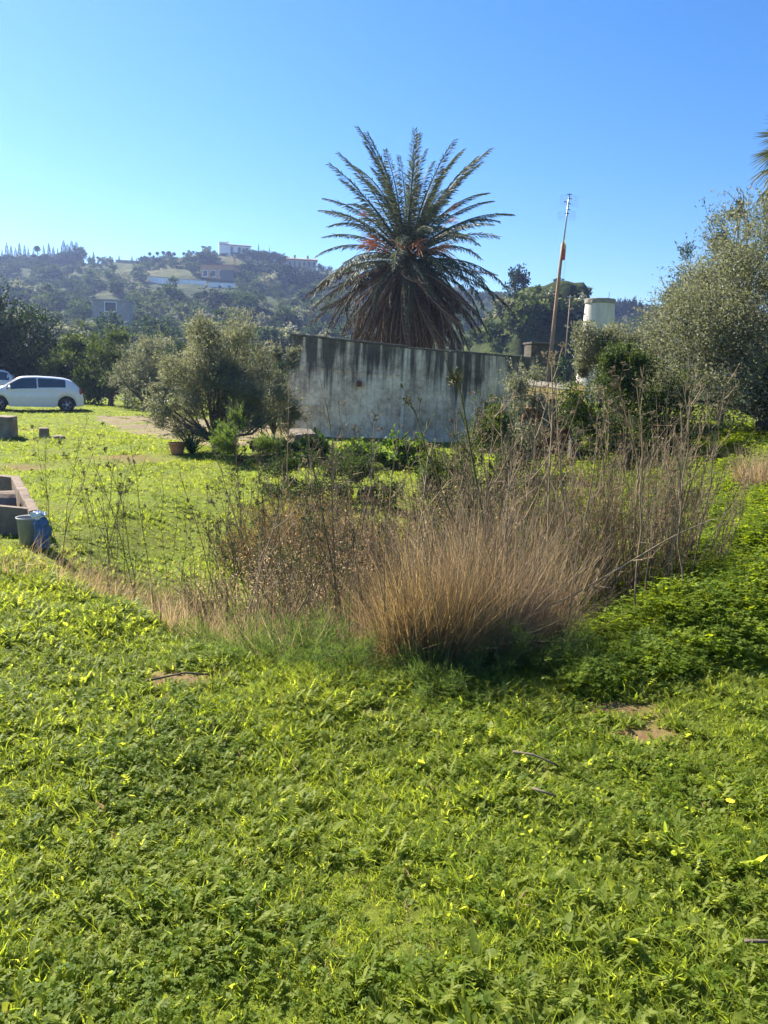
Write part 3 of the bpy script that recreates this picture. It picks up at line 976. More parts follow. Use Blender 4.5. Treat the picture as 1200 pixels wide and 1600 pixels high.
c1 = car_builder('parked_car', 'white hatchback parked side on beside the dark trees')
put_car(c1, 105, 641, 32.6, R(25))
c2 = car_builder('parked_car', 'white car mostly cut off by the left edge, behind the hatchback', 1.08, True)
put_car(c2, 0, 615, 39, R(18))

# ------------------------------------------------------------------ trough, bucket, bag, blocks, pot
t_a, t_b, t_c = np.array([-4.15, 8.7]), np.array([-3.28, 7.25]), np.array([-5.1, 7.75])
tr0 = np.array([-4.0, 7.6, Hf(-4.0, 7.6)])
trough = empty('stone_trough', tr0, 'broken brown concrete trough at the left edge of the lawn', 'trough')


def wall2(nm, a, b, h0, h1, thick, side):
    a = np.append(a, 0) - tr0
    b = np.append(b, 0) - tr0
    d = unit((b - a)[None])[0]
    nrm = np.array([-d[1], d[0], 0]) * thick * side
    z0 = -0.15
    n = 10
    for_v = []
    mbx = MB()
    V = []
    for t in np.linspace(0, 1, n):
        p = a + (b - a) * t
        h = h0 + (h1 - h0) * t + 0.012 * math.sin(t * 17) + (0.008 * math.cos(t * 31))
        for q, zz in ((p, z0), (p, h), (p + nrm, h - 0.005), (p + nrm, z0)):
            V.append((q[0], q[1], zz))
    F = [[i * 4 + j, i * 4 + (j + 1) % 4, i * 4 + 4 + (j + 1) % 4, i * 4 + 4 + j] for i in range(n - 1) for j in range(4)]
    F += [[3, 2, 1, 0], [(n - 1) * 4, (n - 1) * 4 + 1, (n - 1) * 4 + 2, (n - 1) * 4 + 3]]
    mbx.add(np.array(V), F)
    return mbx.build(nm, M['trough'], trough, bevel=0.012)


wall2('end_wall', t_a, t_b, 0.42, 0.30, 0.09, -1)
wall2('rear_wall', t_a + [-1.9, 0.7], t_a - [0.02, -0.01], 0.40, 0.42, 0.09, -1)
wall2('front_wall', t_b - [0.13, -0.08], t_c - [1.1, -0.2], 0.28, 0.36, 0.09, -1)
th_ = MB()
arc = np.linspace(0, math.pi, 12)
cc = np.append((t_a + t_b) / 2 + [-0.12, -0.06], 0) - tr0
dd_ = unit(np.append(t_b - t_a, 0)[None])[0]
for r_ in (0.20, 0.16):
    pass
V = []
for w_ in (0, 0.32):
    for t in arc:
        for r_ in (0.22, 0.17):
            q = cc + dd_ * math.cos(t) * r_ + np.array([-0.8, -0.5, 0]) * w_
            V.append((q[0], q[1], 0.15 + math.sin(t) * r_))
nA = len(arc) * 2
F = [[2 * i, 2 * i + 2, nA + 2 * i + 2, nA + 2 * i] for i in range(11)] + [[2 * i + 1, nA + 2 * i + 1, nA + 2 * i + 3, 2 * i + 3] for i in range(11)] + [[2 * i, 2 * i + 1, 2 * i + 3, 2 * i + 2] for i in range(11)] + [[nA + 2 * i, nA + 2 * i + 2, nA + 2 * i + 3, nA + 2 * i + 1] for i in range(11)]
MB().add(np.array(V), F).build('half_round_channel', M['trough'], trough)

bk0 = stand(46, 830, 7.0)
bucket = empty('plastic_bucket', bk0, 'grey plastic bucket standing in front of the broken trough', 'bucket')
MB().lathe([(0.0, 0.01), (0.085, 0.01), (0.105, 0.255), (0.112, 0.262), (0.112, 0.245), (0.100, 0.24), (0.082, 0.02), (0, 0.02)], sides=24).build('tub', M['bucket'], bucket, smooth=True)
arc = np.linspace(0, math.pi, 10)
MB().tube(np.stack([np.cos(arc) * 0.11, 0.03 - np.sin(arc) * 0.10, 0.25 - np.sin(arc) * 0.03], 1), 0.004, 5).build('handle', M['galv'], bucket)
bg0 = stand(66, 832, 6.9)
bag = empty('plastic_sack', bg0, 'crumpled blue plastic sack with white print beside the bucket', 'sack')


def crumple(sx, sy, sz, nseed, z0):
    g = np.random.default_rng(nseed)
    prof_n, sides = 10, 16
    V = []
    for i in range(prof_n):
        t = i / (prof_n - 1)
        rad = (0.75 + 0.35 * math.sin(t * 3.0)) * (1 - max(0, t - 0.85) * 5.5)
        for j in range(sides):
            a = j * 2 * math.pi / sides
            k = rad * (1 + 0.16 * math.sin(3 * a + i * 1.3) + g.normal(0, 0.07))
            ca, sa = math.cos(a), math.sin(a)
            ca = math.copysign(abs(ca) ** 0.6, ca)
            sa = math.copysign(abs(sa) ** 0.6, sa)
            V.append((sx * k * ca, sy * k * sa, z0 + sz * t + g.normal(0, 0.012)))
    i = np.arange(prof_n - 1)[:, None] * sides
    j = np.arange(sides)[None]
    k = (j + 1) % sides
    return np.array(V), np.stack([i + j, i + k, i + sides + k, i + sides + j], -1).reshape(-1, 4)


V, F = crumple(0.062, 0.05, 0.31, 3, 0.0)
MB().add(V, F).build('sack_body', M['bluebag'], bag)
V, F = crumple(0.055, 0.045, 0.05, 4, 0.29)
V[:, 0] -= 0.03
MB().add(V, F).build('folded_top', M['bluebag_white'], bag)


def stone_block(name, label, cat, px, py, d, size, rz, mat, seed, zoff=0.0, tilt=0.0):
    g = np.random.default_rng(seed)
    p = stand(px, py, d)
    x, y, z = np.array(size) / 2
    P = np.array([[-x, -y, -z], [x, -y, -z], [x, y, -z], [-x, y, -z], [-x, -y, z], [x, -y, z], [x, y, z], [-x, y, z]]) * (1 + g.normal(0, 0.05, (8, 3)))
    P[:, 2] += z
    o = MB().hexa(P).build(name, mat, None, bevel=0.03, loc=tuple(p + [0, 0, zoff]), rot=(tilt, 0, rz))
    o['label'] = label
    o['category'] = cat
    s = o.modifiers.new('sub', 'SUBSURF')
    s.subdivision_type = 'SIMPLE'
    s.levels = s.render_levels = 3
    dm = o.modifiers.new('rough', 'DISPLACE')
    tx_ = bpy.data.textures.new('rough', 'CLOUDS')
    tx_.noise_scale = 0.12
    dm.texture = tx_
    dm.strength = 0.03
    return o


stone_block('concrete_block', 'dark square concrete block at the left edge below the cars', 'block', -8, 699, 18.2, (0.95, 0.5, 0.56), 0.1, M['stone'], 1, -0.05)
stone_block('boulder', 'small squared stone standing in the grass below the hatchback', 'stone', 70, 697, 18.6, (0.22, 0.2, 0.25), 0.3, M['stone'], 2, -0.02, 0.1)
stone_block('boulder', 'flat dark stone lying in grass right of the squared stone', 'stone', 92, 696, 18.3, (0.26, 0.2, 0.10), 0.9, M['stone'], 3, -0.02, 0.1)
stone_block('boulder', 'grey rock half buried in shrubs below the tank', 'stone', 470, 722, 17.2, (0.5, 0.4, 0.34), 0.5, M['stone'], 8, 0.12, 0.3)

pt = stand(277, 724, 16.0)
pot = empty('flower_pot', pt, 'wide terracotta flower pot on the grass by the olive', 'pot')
MB().lathe([(0.0, 0.0), (0.12, 0.0), (0.165, 0.18), (0.175, 0.185), (0.178, 0.235), (0.155, 0.235), (0.15, 0.18), (0.0, 0.17)], sides=28).build('pot_wall', M['terracotta'], pot, smooth=False)
MB().lathe([(0.152, 0.185), (0.07, 0.20), (0, 0.205)], sides=16, jit=0.006).build('soil', M['bark'], pot)
sp = stand(300, 726, 15.9)
spk = empty('strap_leaf_plant', sp, 'dark green spiky plant growing beside the terracotta pot', 'plant')
for k_ in range(46):
    a = rng.uniform(0, 6.28)
    e = rng.uniform(0.6, 1.45)
    L = rng.uniform(0.35, 0.58)
    ts = np.linspace(0, 1, 6)
    rr0 = ts * L * np.cos(e) + 0.12 * ts ** 2.2
    zz0 = ts * L * np.sin(e) - 0.13 * ts ** 2.5 * (1.4 - e)
    base = np.array([math.cos(a), math.sin(a), 0])
    sd = np.array([-math.sin(a), math.cos(a), 0])
    wv = 0.022 * np.sin(np.clip(ts * 2.2 + 0.7, 0, 3.1))
    wv[-1] = 0.001
    cl_ = base[None] * rr0[:, None] + np.array([0, 0, 1])[None] * zz0[:, None]
    V = np.concatenate([cl_ - sd * wv[:, None], cl_ + [0, 0, -0.006], cl_ + sd * wv[:, None]])
    F = [[i, i + 1, 6 + i + 1, 6 + i] for i in range(5)] + [[6 + i, 7 + i, 13 + i, 12 + i] for i in range(5)]
    MB().add(V, F, rng.uniform(0, 0.8)).build('leaf', M['agave'], spk, smooth=True)
# ------------------------------------------------------------------ date palm
def frond_mesh(name, L, droop, mat, seed, ll=0.52, dead=False, nl=104):
    """a pinnate frond growing along +X, arching down in Z"""
    g = np.random.default_rng(seed)
    ts = np.linspace(0, 1, 14)
    ang = -droop * ts ** 1.6
    seg = L / 13
    P = np.zeros((14, 3))
    for i in range(1, 14):
        P[i] = P[i - 1] + seg * np.array([math.cos(ang[i]), 0.02 * math.sin(i * 0.9 + seed), math.sin(ang[i])])
    b = MB()
    b.tube(P, np.linspace(0.045, 0.008, 14), 5, tint=0.75 if not dead else 0.9)
    pos, dr, ln = [], [], []
    for s in (-1, 1):
        u = np.linspace(0.13, 0.995, nl)
        idx = u * 13
        i0 = np.minimum(idx.astype(int), 12)
        f = (idx - i0)[:, None]
        p = P[i0] * (1 - f) + P[i0 + 1] * f
        t = unit(P[i0 + 1] - P[i0])
        side = np.array([0, s, 0.0])
        upv = np.cross(t, np.array([0, 1.0, 0])) * -1
        fw = 0.55 + 0.9 * u[:, None] ** 3
        if dead:
            d = t * (fw + 0.5) + side * 0.45 + np.array([0, 0, -0.75])
        else:
            d = t * fw + side * 0.85 + upv * 0.42 + np.array([0, 0, -0.10])
        d = d + g.normal(0, 0.2 if not dead else 0.3, d.shape)
        pos.append(p)
        dr.append(d)
        ln.append(ll * (0.35 + 0.65 * np.sin(np.clip(u * 2.7 + 0.35, 0, 3.05))) * g.uniform(0.75, 1.1, nl))
    pos, dr, ln = np.concatenate(pos), np.concatenate(dr), np.concatenate(ln)
    V, F = leaf_soup(pos, dr, ln, 0.038 if not dead else 0.026, g, 0.4)
    b.add(V, F, np.repeat(g.uniform(0, 0.8, len(pos)), 4))
    return b.mesh(name, mat)


PD = 32.0
pc = at(636, 398, PD)
pb = np.array([pc[0], pc[1], Hf(pc[0], pc[1])])
palm = empty('date_palm', pb, 'date palm with green crown over a skirt of dead fronds', 'palm tree')
ch = pc[2] - pb[2]
tz = np.linspace(-0.2, ch, 30)
MB().tube(np.stack([0.03 * np.sin(tz), 0 * tz, tz], 1), 0.40 + 0.05 * np.sin(tz * 14) + 0.12 * sm(ch - 1.6, ch - 0.5, tz) - 0.30 * sm(ch - 0.3, ch, tz), 14).build('trunk', M['bark'], palm, smooth=False)
live = [frond_mesh('frond', 4.75, dr, M['frond'], 20 + i) for i, dr in enumerate((0.5, 0.75, 0.95, 1.2, 1.6))]
dead = [frond_mesh('dead_frond', 4.1, dr, M['deadfrond'], 40 + i, 0.42, True, 84) for i, dr in enumerate((0.5, 0.75, 1.0, 0.35))]
GA = 2.39996
NL = 86
for i in range(NL):
    t = i / (NL - 1)
    el = R(87) - R(100) * t ** 0.9 + rng.normal(0, 0.08)
    az = i * GA + rng.normal(0, 0.3)
    v = min(4, max(0, int(t * 3.6 + rng.uniform(-0.3, 0.9))))
    sc = (1.0 - 0.12 * t) * rng.uniform(0.86, 1.06)
    o = link('frond', live[v], palm, (0.10 * math.cos(az), 0.10 * math.sin(az), ch + 0.12 - 0.55 * t), (rng.normal(0, 0.25), -el, az), (sc,) * 3)
ND = 180
for i in range(ND):
    t = i / (ND - 1)
    el = -R(8) - R(64) * t ** 0.7 + rng.normal(0, 0.12)
    az = i * GA + rng.normal(0, 0.15)
    v = rng.integers(0, 4)
    sc = rng.uniform(0.66, 1.16) * (1.0 - 0.05 * t)
    link('dead_frond', dead[v], palm, (0.32 * math.cos(az), 0.32 * math.sin(az), ch - 0.35 - 0.9 * t), (rng.normal(0, 0.5), -el, az), (sc,) * 3)


def fruit_mesh(seed):
    g = np.random.default_rng(seed)
    b = MB()
    b.tube([(0, 0, 0), (0.35, 0, 0.12), (0.7, 0, 0.08)], [0.03, 0.025, 0.018], 5)
    for k in range(26):
        st = np.array([g.uniform(0.3, 0.7), 0, 0.1])
        d = np.array([g.uniform(0.25, 0.6), g.normal(0, 0.24), -g.uniform(-0.1, 0.5)])
        b.tube([st, st + d * 0.5 + [0, 0, 0.04], st + d], 0.009, 3, False)
    return b.mesh('fruit_stalk', M['inflor'])


fm = [fruit_mesh(s) for s in (1, 2)]
for k, (az, el) in enumerate(((-1.75, 0.1), (-1.35, 0.0), (-2.45, 0.25), (-2.6, 0.1), (-0.65, 0.15), (0.8, 0.3), (2.2, 0.3))):
    link('fruit_stalk', fm[k % 2], palm, (0.85 * math.cos(az), 0.85 * math.sin(az), ch - 0.02 + 0.1 * math.sin(k)), (0, -el, az), (1.25,) * 3)
# two torn fronds with orange dry tips among the live ones
for (az, el, s) in ((math.pi + 0.25, 0.62, 0.62), (-0.35, 0.55, 0.6), (-0.2, 0.75, 0.66)):
    link('fruit_stalk', fm[0], palm, (1.4 * math.cos(az), 1.4 * math.sin(az) - 0.6, ch + 1.4 * math.tan(el)), (0, -el, az), (s,) * 3)


# ------------------------------------------------------------------ trees and shrubs
def crown_points(clumps, n, g, sub=14, sig=0.26, shell=(0.55, 1.0)):
    vol = np.array([c[3] * c[4] * c[5] for c in clumps]) ** 0.75
    cnt = np.maximum(1, (n * vol / vol.sum()).astype(int))
    P, O = [], []
    for c, k in zip(clumps, cnt):
        ctr, rad = np.array(c[:3]), np.array(c[3:6])
        m = max(4, int(sub * (rad.prod() ** (1 / 3)) ** 1.1))
        d = unit(g.normal(size=(m, 3)))
        sc = d * g.uniform(shell[0], shell[1], (m, 1))
        ssig = sig * g.uniform(0.6, 1.4, m)
        pick = g.integers(0, m, k)
        q = sc[pick] + np.clip(g.normal(size=(k, 3)), -1.7, 1.7) * ssig[pick][:, None] * 0.62
        P.append(ctr + q * rad)
        O.append(unit(q * rad + 1e-6))
    return np.concatenate(P), np.concatenate(O)


def sprigs(P, O, n, g, length, per):
    """straight shoots that break the outline"""
    i = g.integers(0, len(P), n)
    d = unit(O[i] + np.array([0, 0, 0.7]) + g.normal(0, 0.35, (n, 3)))
    t = g.uniform(0.1, 1.0, (n, per, 1))
    Q = P[i][:, None] + d[:, None] * t * g.uniform(0.5, 1.3, (n, 1, 1)) * length
    return Q.reshape(-1, 3), np.repeat(d, per, 0), P[i], d


def limbs(b, clumps, g, r0, base=(0, 0, 0), fork=0.3, extra=3):
    base = np.array(base, float)
    zt = min(c[2] for c in clumps)
    fk = base + [g.normal(0, 0.04), g.normal(0, 0.04), max(zt * fork, 0.12)]
    b.tube([base - [0, 0, 0.25], base + (fk - base) * 0.5 + g.normal(0, 0.02, 3), fk], [r0 * 1.25, r0, r0 * 0.85], 8)
    for c in clumps:
        for e in range(extra):
            tgt = np.array(c[:3]) + g.normal(0, 0.45, 3) * np.array(c[3:6])
            mid = fk + (tgt - fk) * 0.5 + g.normal(0, 0.06, 3) * np.linalg.norm(tgt - fk)
            b.tube([fk, fk + (mid - fk) * 0.5 + [0, 0, 0.05], mid, tgt], [r0 * 0.55, r0 * 0.42, r0 * 0.28, r0 * 0.08], 5, False)


def leafy(name, label, cat, loc, clumps, n, ll, lw, mat, seed, trunk_r=0.1, group=None, sprig=0, sprig_len=0.3, sub=14, sig=0.26, shell=(0.55, 1.0), out=0.8, stem_name='trunk', leaf_name='crown', fork=0.35, extra=3):
    g = np.random.default_rng(seed)
    root = empty(name, loc, label, cat, group)
    b = MB()
    limbs(b, clumps, g, trunk_r, (0, 0, 0), fork, extra)
    P, O = crown_points(clumps, n, g, sub, sig, shell)
    if sprig:
        Q, D, S0_, SD_ = sprigs(P, O, sprig, g, sprig_len, 12)
        for s_, d_ in zip(S0_, SD_):
            b.tube([s_ - d_ * sprig_len * 0.8, s_ + d_ * sprig_len * 0.4, s_ + d_ * sprig_len * 1.1], [ll * 0.055, ll * 0.04, ll * 0.02], 3, False)
        P = np.concatenate([P, Q])
        O = np.concatenate([O, D * 1.6])
    b.build(stem_name, M['bark'], root, smooth=True)
    k = P[:, 2] > 0.02
    P, O = P[k], O[k]
    d = O * out + g.normal(0, 0.75, O.shape) + [0, 0, 0.15]
    V, F = leaf_soup(P, d, ll * g.uniform(0.6, 1.25, len(P)), lw * g.uniform(0.7, 1.2, len(P)), g)
    me = mesh_np(leaf_name, V, F, mat, np.repeat(np.clip(g.normal(0.42, 0.24, len(P)), 0, 1), 4))
    link(leaf_name, me, root, kind='stuff')
    return root


def span(px0, px1, py0, py1, d):
    """width, height and middle of a crown that fills a photo box at distance d"""
    a, b = at(px0, (py0 + py1) / 2, d), at(px1, (py0 + py1) / 2, d)
    t = at((px0 + px1) / 2, py0, d)
    return (b[0] - a[0]), t[2], (a[0] + b[0]) / 2


# near olive with the silver crown
base = stand(338, 712, 16.4)
leafy('olive_tree', 'silvery olive tree by the terracotta pot, left of the tank', 'olive tree', base,
      [(-0.35, 0, 1.75, 0.95, 0.9, 0.95), (0.45, 0.1, 1.75, 0.85, 0.85, 0.95), (0.05, 0, 2.1, 0.95, 0.8, 0.72), (-0.95, 0, 1.25, 0.55, 0.6, 0.6), (1.0, 0.1, 1.15, 0.55, 0.6, 0.6), (0.1, -0.3, 1.25, 1.0, 0.6, 0.55), (-0.6, -0.1, 0.7, 0.6, 0.5, 0.42), (0.5, -0.2, 0.7, 0.6, 0.5, 0.4), (0.0, 0.4, 0.9, 0.9, 0.5, 0.5)],
      52000, 0.075, 0.018, M['olive'], 101, 0.085, sprig=480, sprig_len=0.34, sub=20, fork=0.3, extra=4)
base = stand(425, 680, 19.8)
leafy('olive_shrub', 'pale sunlit olive shrub between olive tree and tank corner', 'shrub', base,
      [(0.1, 0, 1.2, 0.62, 0.6, 0.9), (-0.25, 0.2, 1.6, 0.55, 0.6, 0.7), (0.15, 0, 1.95, 0.45, 0.4, 0.55), (0.0, 0.3, 0.7, 0.8, 0.6, 0.5)],
      20000, 0.075, 0.02, M['olive'], 102, 0.06, sprig=200, sprig_len=0.32)

# dark trees and olives behind the cars
leafy('carob_tree', 'broad dark carob tree behind the parked cars at the left edge', 'tree', stand(-20, 600, 43),
      [(0, 0, 3.4, 3.0, 2.6, 2.7), (2.0, 0.3, 2.6, 2.4, 2.2, 2.2), (-2.4, 0, 3.6, 2.6, 2.2, 3.0), (-0.6, -0.4, 5.2, 1.9, 1.8, 1.6), (3.6, -0.3, 1.8, 1.7, 1.6, 1.7), (0.5, -1.4, 1.4, 3.6, 1.4, 1.5)],
      30000, 0.20, 0.11, M['carob'], 103, 0.3, sprig=200, sprig_len=0.5)
leafy('carob_tree', 'small dark leafy tree right behind the hatchback tail', 'tree', stand(128, 605, 41),
      [(0, 0, 1.9, 1.6, 1.5, 1.6), (1.1, 0.2, 1.5, 1.3, 1.2, 1.4), (-1.0, 0, 1.4, 1.3, 1.2, 1.3), (0.5, 0, 2.8, 1.0, 0.9, 1.0), (0, -0.6, 0.8, 1.9, 0.9, 0.8)],
      13000, 0.17, 0.09, M['lentisk'], 104, 0.16, sprig=140, sprig_len=0.45)
leafy('olive_tree', 'grey olive tree behind the drive, left of the nearest olive', 'olive tree', stand(228, 612, 36),
      [(0, 0, 1.8, 1.35, 1.3, 1.35), (-0.7, 0, 1.3, 0.9, 0.9, 1.0), (0.9, 0.2, 1.4, 0.9, 0.9, 1.1), (0.2, 0, 2.8, 0.85, 0.8, 0.75), (0, -0.4, 0.75, 1.4, 0.8, 0.7)],
      15000, 0.13, 0.035, M['olive'], 105, 0.14, sprig=240, sprig_len=0.5)
leafy('olive_tree', 'dark green olive filling the gap left of the grey olive', 'olive tree', stand(172, 608, 39),
      [(0, 0, 1.9, 1.2, 1.2, 1.3), (0.4, 0.2, 2.9, 1.0, 0.9, 0.9), (-0.5, 0, 1.0, 1.3, 1.0, 0.9)],
      10000, 0.15, 0.05, M['lentisk'], 106, 0.14, sprig=160, sprig_len=0.5)
leafy('olive_tree', 'dark olive behind the silvery tree at the hill foot', 'olive tree', stand(300, 606, 44),
      [(0, 0, 2.0, 1.9, 1.4, 1.6), (1.6, 0.2, 1.9, 1.7, 1.3, 1.5), (-1.3, 0, 2.2, 1.4, 1.2, 1.5), (0.4, 0, 3.0, 1.3, 1.0, 0.9)],
      12000, 0.17, 0.06, M['scrub'], 107, 0.16, sprig=150, sprig_len=0.5)
leafy('olive_tree', 'dark olive behind the tank corner at the hill foot', 'olive tree', stand(400, 606, 46),
      [(0, 0, 1.6, 1.9, 1.4, 1.5), (1.8, 0.2, 1.4, 1.6, 1.3, 1.3), (-1.5, 0, 1.7, 1.4, 1.2, 1.3)],
      9000, 0.17, 0.06, M['scrub'], 108, 0.16, sprig=120, sprig_len=0.5)

# big olive thicket on the right, with the shrubs in front of it
leafy('wild_olive', 'huge wild olive thicket filling the right edge', 'tree', stand(1185, 705, 13.2),
      [(0.4, 0, 2.0, 1.9, 1.5, 1.9), (1.5, 0, 2.9, 1.7, 1.5, 1.6), (-0.75, 0.1, 1.4, 1.2, 1.2, 1.25), (0.2, 0.2, 3.1, 1.15, 1.1, 1.0), (-0.5, 0.3, 2.25, 1.05, 1.0, 0.9), (1.2, -0.6, 1.2, 1.6, 1.0, 1.0), (1.4, 0.1, 3.6, 0.9, 0.9, 0.75), (-1.35, 0.5, 1.5, 0.8, 0.9, 0.95), (-0.95, 0.4, 2.3, 0.7, 0.8, 0.7), (-0.1, -0.9, 0.9, 1.3, 0.6, 0.6)],
      135000, 0.062, 0.021, M['olive'], 110, 0.12, sprig=1200, sprig_len=0.32, sub=24, sig=0.28)
leafy('eucalyptus', 'thin airy grey tree rising behind the olive thicket', 'tree', stand(1125, 640, 20),
      [(-0.1, 0, 4.6, 0.65, 0.6, 0.75), (-0.95, 0.1, 3.7, 0.55, 0.5, 0.65), (0.65, 0.1, 4.5, 0.55, 0.5, 0.6), (-1.5, 0, 2.8, 0.5, 0.5, 0.55), (0.1, 0.2, 3.6, 0.75, 0.6, 0.7), (-0.6, 0.1, 2.7, 0.8, 0.5, 0.6), (0.9, 0, 5.0, 0.35, 0.35, 0.4), (0.0, 0, 5.25, 0.3, 0.3, 0.35)],
      12500, 0.085, 0.03, M['eucalypt'], 111, 0.10, sprig=170, sprig_len=0.4, sub=16, sig=0.24, shell=(0.3, 1.0), extra=5)
leafy('lentisk_shrub', 'dark green rounded shrub under the olive thicket behind dry stalks', 'shrub', stand(985, 720, 12.6),
      [(0, 0, 0.95, 0.75, 0.7, 0.9), (-0.55, 0.1, 1.15, 0.65, 0.6, 0.75), (0.45, 0, 0.7, 0.6, 0.6, 0.65), (-0.1, 0, 1.6, 0.6, 0.5, 0.45)],
      26000, 0.05, 0.026, M['lentisk'], 112, 0.05, sprig=260, sprig_len=0.25)
leafy('olive_shrub', 'pale olive shrub below the tower beside the mast foot', 'shrub', stand(925, 690, 15.2),
      [(0, 0, 1.4, 0.8, 0.7, 1.0), (-0.75, 0.1, 1.15, 0.55, 0.5, 0.8), (0.65, 0, 1.5, 0.7, 0.6, 0.9), (0.15, 0, 1.75, 0.6, 0.5, 0.5), (1.2, 0, 1.7, 0.6, 0.5, 0.7)],
      38000, 0.06, 0.024, M['olive'], 113, 0.05, sprig=340, sprig_len=0.32)
leafy('lentisk_shrub', 'loose green shrub before the tank wall right of the tall stalk', 'shrub', stand(770, 775, 9.8),
      [(0, 0, 0.72, 0.52, 0.5, 0.62), (-0.42, 0, 0.55, 0.45, 0.4, 0.5), (0.38, 0.1, 0.75, 0.42, 0.4, 0.6), (0.1, 0, 1.15, 0.38, 0.35, 0.35)],
      17000, 0.042, 0.02, M['lentisk'], 114, 0.03, sprig=260, sprig_len=0.26)
leafy('olive_shrub', 'thin grey twiggy shrub at the right end of the tank wall', 'shrub', stand(812, 720, 12.2),
      [(0, 0, 1.0, 0.45, 0.4, 0.75), (0.1, 0, 1.6, 0.36, 0.3, 0.45), (-0.2, 0, 0.8, 0.4, 0.4, 0.5)],
      5600, 0.05, 0.02, M['olive'], 115, 0.03, sprig=150, sprig_len=0.3, shell=(0.2, 1.0))
leafy('lentisk_shrub', 'low green shrub left of the loose shrub under the tank wall', 'shrub', stand(690, 790, 10.2),
      [(0, 0, 0.42, 0.5, 0.4, 0.38), (-0.4, 0, 0.32, 0.4, 0.4, 0.3)],
      7000, 0.042, 0.02, M['lentisk'], 116, 0.02, sprig=120, sprig_len=0.25)
leafy('lentisk_shrub', 'mid green shrub behind the dry brush left of centre', 'shrub', stand(505, 765, 11.0),
      [(0, 0, 0.35, 0.6, 0.5, 0.36), (-0.5, 0, 0.28, 0.5, 0.5, 0.26), (0.5, 0, 0.30, 0.5, 0.5, 0.3)],
      9000, 0.045, 0.022, M['scrub'], 117, 0.02, sprig=120, sprig_len=0.25)
leafy('bramble', 'bright green bramble heap directly under the tank plinth', 'bush', stand(462, 716, 15.8),
      [(0, 0, 0.1, 0.75, 0.5, 0.28), (0.8, 0.1, 0.08, 0.7, 0.5, 0.24), (-0.7, -0.1, 0.1, 0.6, 0.5, 0.3)],
      9000, 0.085, 0.05, M['bramble'], 118, 0.02, sprig=60, sprig_len=0.25)
leafy('bramble', 'bright green bramble heap below the tank joint', 'bush', stand(610, 735, 14.6),
      [(0, 0, 0.2, 0.7, 0.5, 0.36), (0.6, 0.1, 0.1, 0.6, 0.5, 0.32), (-0.5, -0.3, 0.1, 0.5, 0.4, 0.3)],
      8000, 0.075, 0.045, M['bramble'], 119, 0.02, sprig=60, sprig_len=0.25)
leafy('fennel_bush', 'soft grey green bush right of the spiky plant', 'bush', stand(370, 742, 14.4),
      [(0, 0, 0.3, 0.4, 0.4, 0.36), (0.45, 0, 0.25, 0.4, 0.4, 0.3), (-0.1, 0.3, 0.6, 0.3, 0.3, 0.3)],
      9000, 0.08, 0.012, M['fennel'], 120, 0.02, sprig=90, sprig_len=0.25)

# fan palm whose leaves just reach into the right edge
fp = stand(1212, 600, 24)
fan = empty('fan_palm', fp, 'fan palm with drooping leaves just inside the right edge', 'palm tree')
fh = at(1212, 232, 24)[2] - fp[2]
MB().tube([(0, 0, -0.2), (0.05, 0, fh * 0.5), (0, 0, fh)], [0.24, 0.2, 0.18], 10).build('trunk', M['bark'], fan, smooth=True)


def fan_leaf(seed):
    g = np.random.default_rng(seed)
    b = MB()
    b.tube([(0, 0, 0), (0.35, 0, 0.05), (0.7, 0, 0.0)], [0.02, 0.015, 0.012], 5)
    n = 40
    a = np.linspace(-1.9, 1.9, n) + g.normal(0, 0.02, n)
    pos = np.repeat(np.array([[0.7, 0, 0]]), n, 0)
    d = np.stack([np.cos(a), np.sin(a), -0.15 + 0 * a], 1)
    V, F = blade_soup(pos, d, np.array([[0.1, 0, -0.55]]) + g.normal(0, 0.06, (n, 3)), 0.72 * g.uniform(0.85, 1.1, n), 0.045, g)
    b.add(V, F, np.repeat(g.uniform(0.1, 0.7, n), 5))
    return b.mesh('fan_leaf', M['frond'])


fms = [fan_leaf(s) for s in (1, 2, 3)]
for k in range(46):
    t = k / 45
    link('fan_leaf', fms[k % 3], fan, (0, 0, fh + 0.1 - 1.1 * t), (rng.normal(0, 0.2), -(R(70) - R(140) * t), k * GA), (1.0,) * 3)
# ------------------------------------------------------------------ hillside: trees, shrubs, houses
def hits(px, py, d0=58.0, d1=620.0, n=420):
    """terrain points seen through many photo pixels"""
    ds = np.geomspace(d0, d1, n)
    out = np.full((len(px), 3), np.nan)
    vv = np.array([ray(a, b) for a, b in zip(px, py)])
    X = vv[:, 0][:, None] * ds
    Y = vv[:, 1][:, None] * ds
    Z = CAM_Z + vv[:, 2][:, None] * ds
    G = H(X, Y)
    hit = Z <= G
    ok = hit.any(1)
    k = hit.argmax(1)
    i = np.arange(len(px))
    out[ok] = np.stack([X[i, k], Y[i, k], G[i, k]], 1)[ok]
    return out


def unit_round(seed, mat, n=1500, ls=0.085, flat=1.0):
    g = np.random.default_rng(seed)
    cl = [(0, 0, 0.52 * flat, 0.36, 0.36, 0.36 * flat)]
    for k in range(7):
        a = g.uniform(0, 6.28)
        r = g.uniform(0.14, 0.34)
        cl.append((r * math.cos(a), r * math.sin(a), flat * g.uniform(0.3, 0.78), g.uniform(0.15, 0.25), g.uniform(0.15, 0.25), flat * g.uniform(0.13, 0.22)))
    P, O = crown_points(cl, n, g, 26, 0.34, (0.6, 1.0))
    V, F = leaf_soup(P, O * 0.7 + g.normal(0, 0.7, O.shape), ls * g.uniform(0.6, 1.3, len(P)), ls * 0.6, g)
    return mesh_np('crown', V, F, mat, np.repeat(np.clip(g.normal(0.42, 0.25, len(P)), 0, 1), 4))


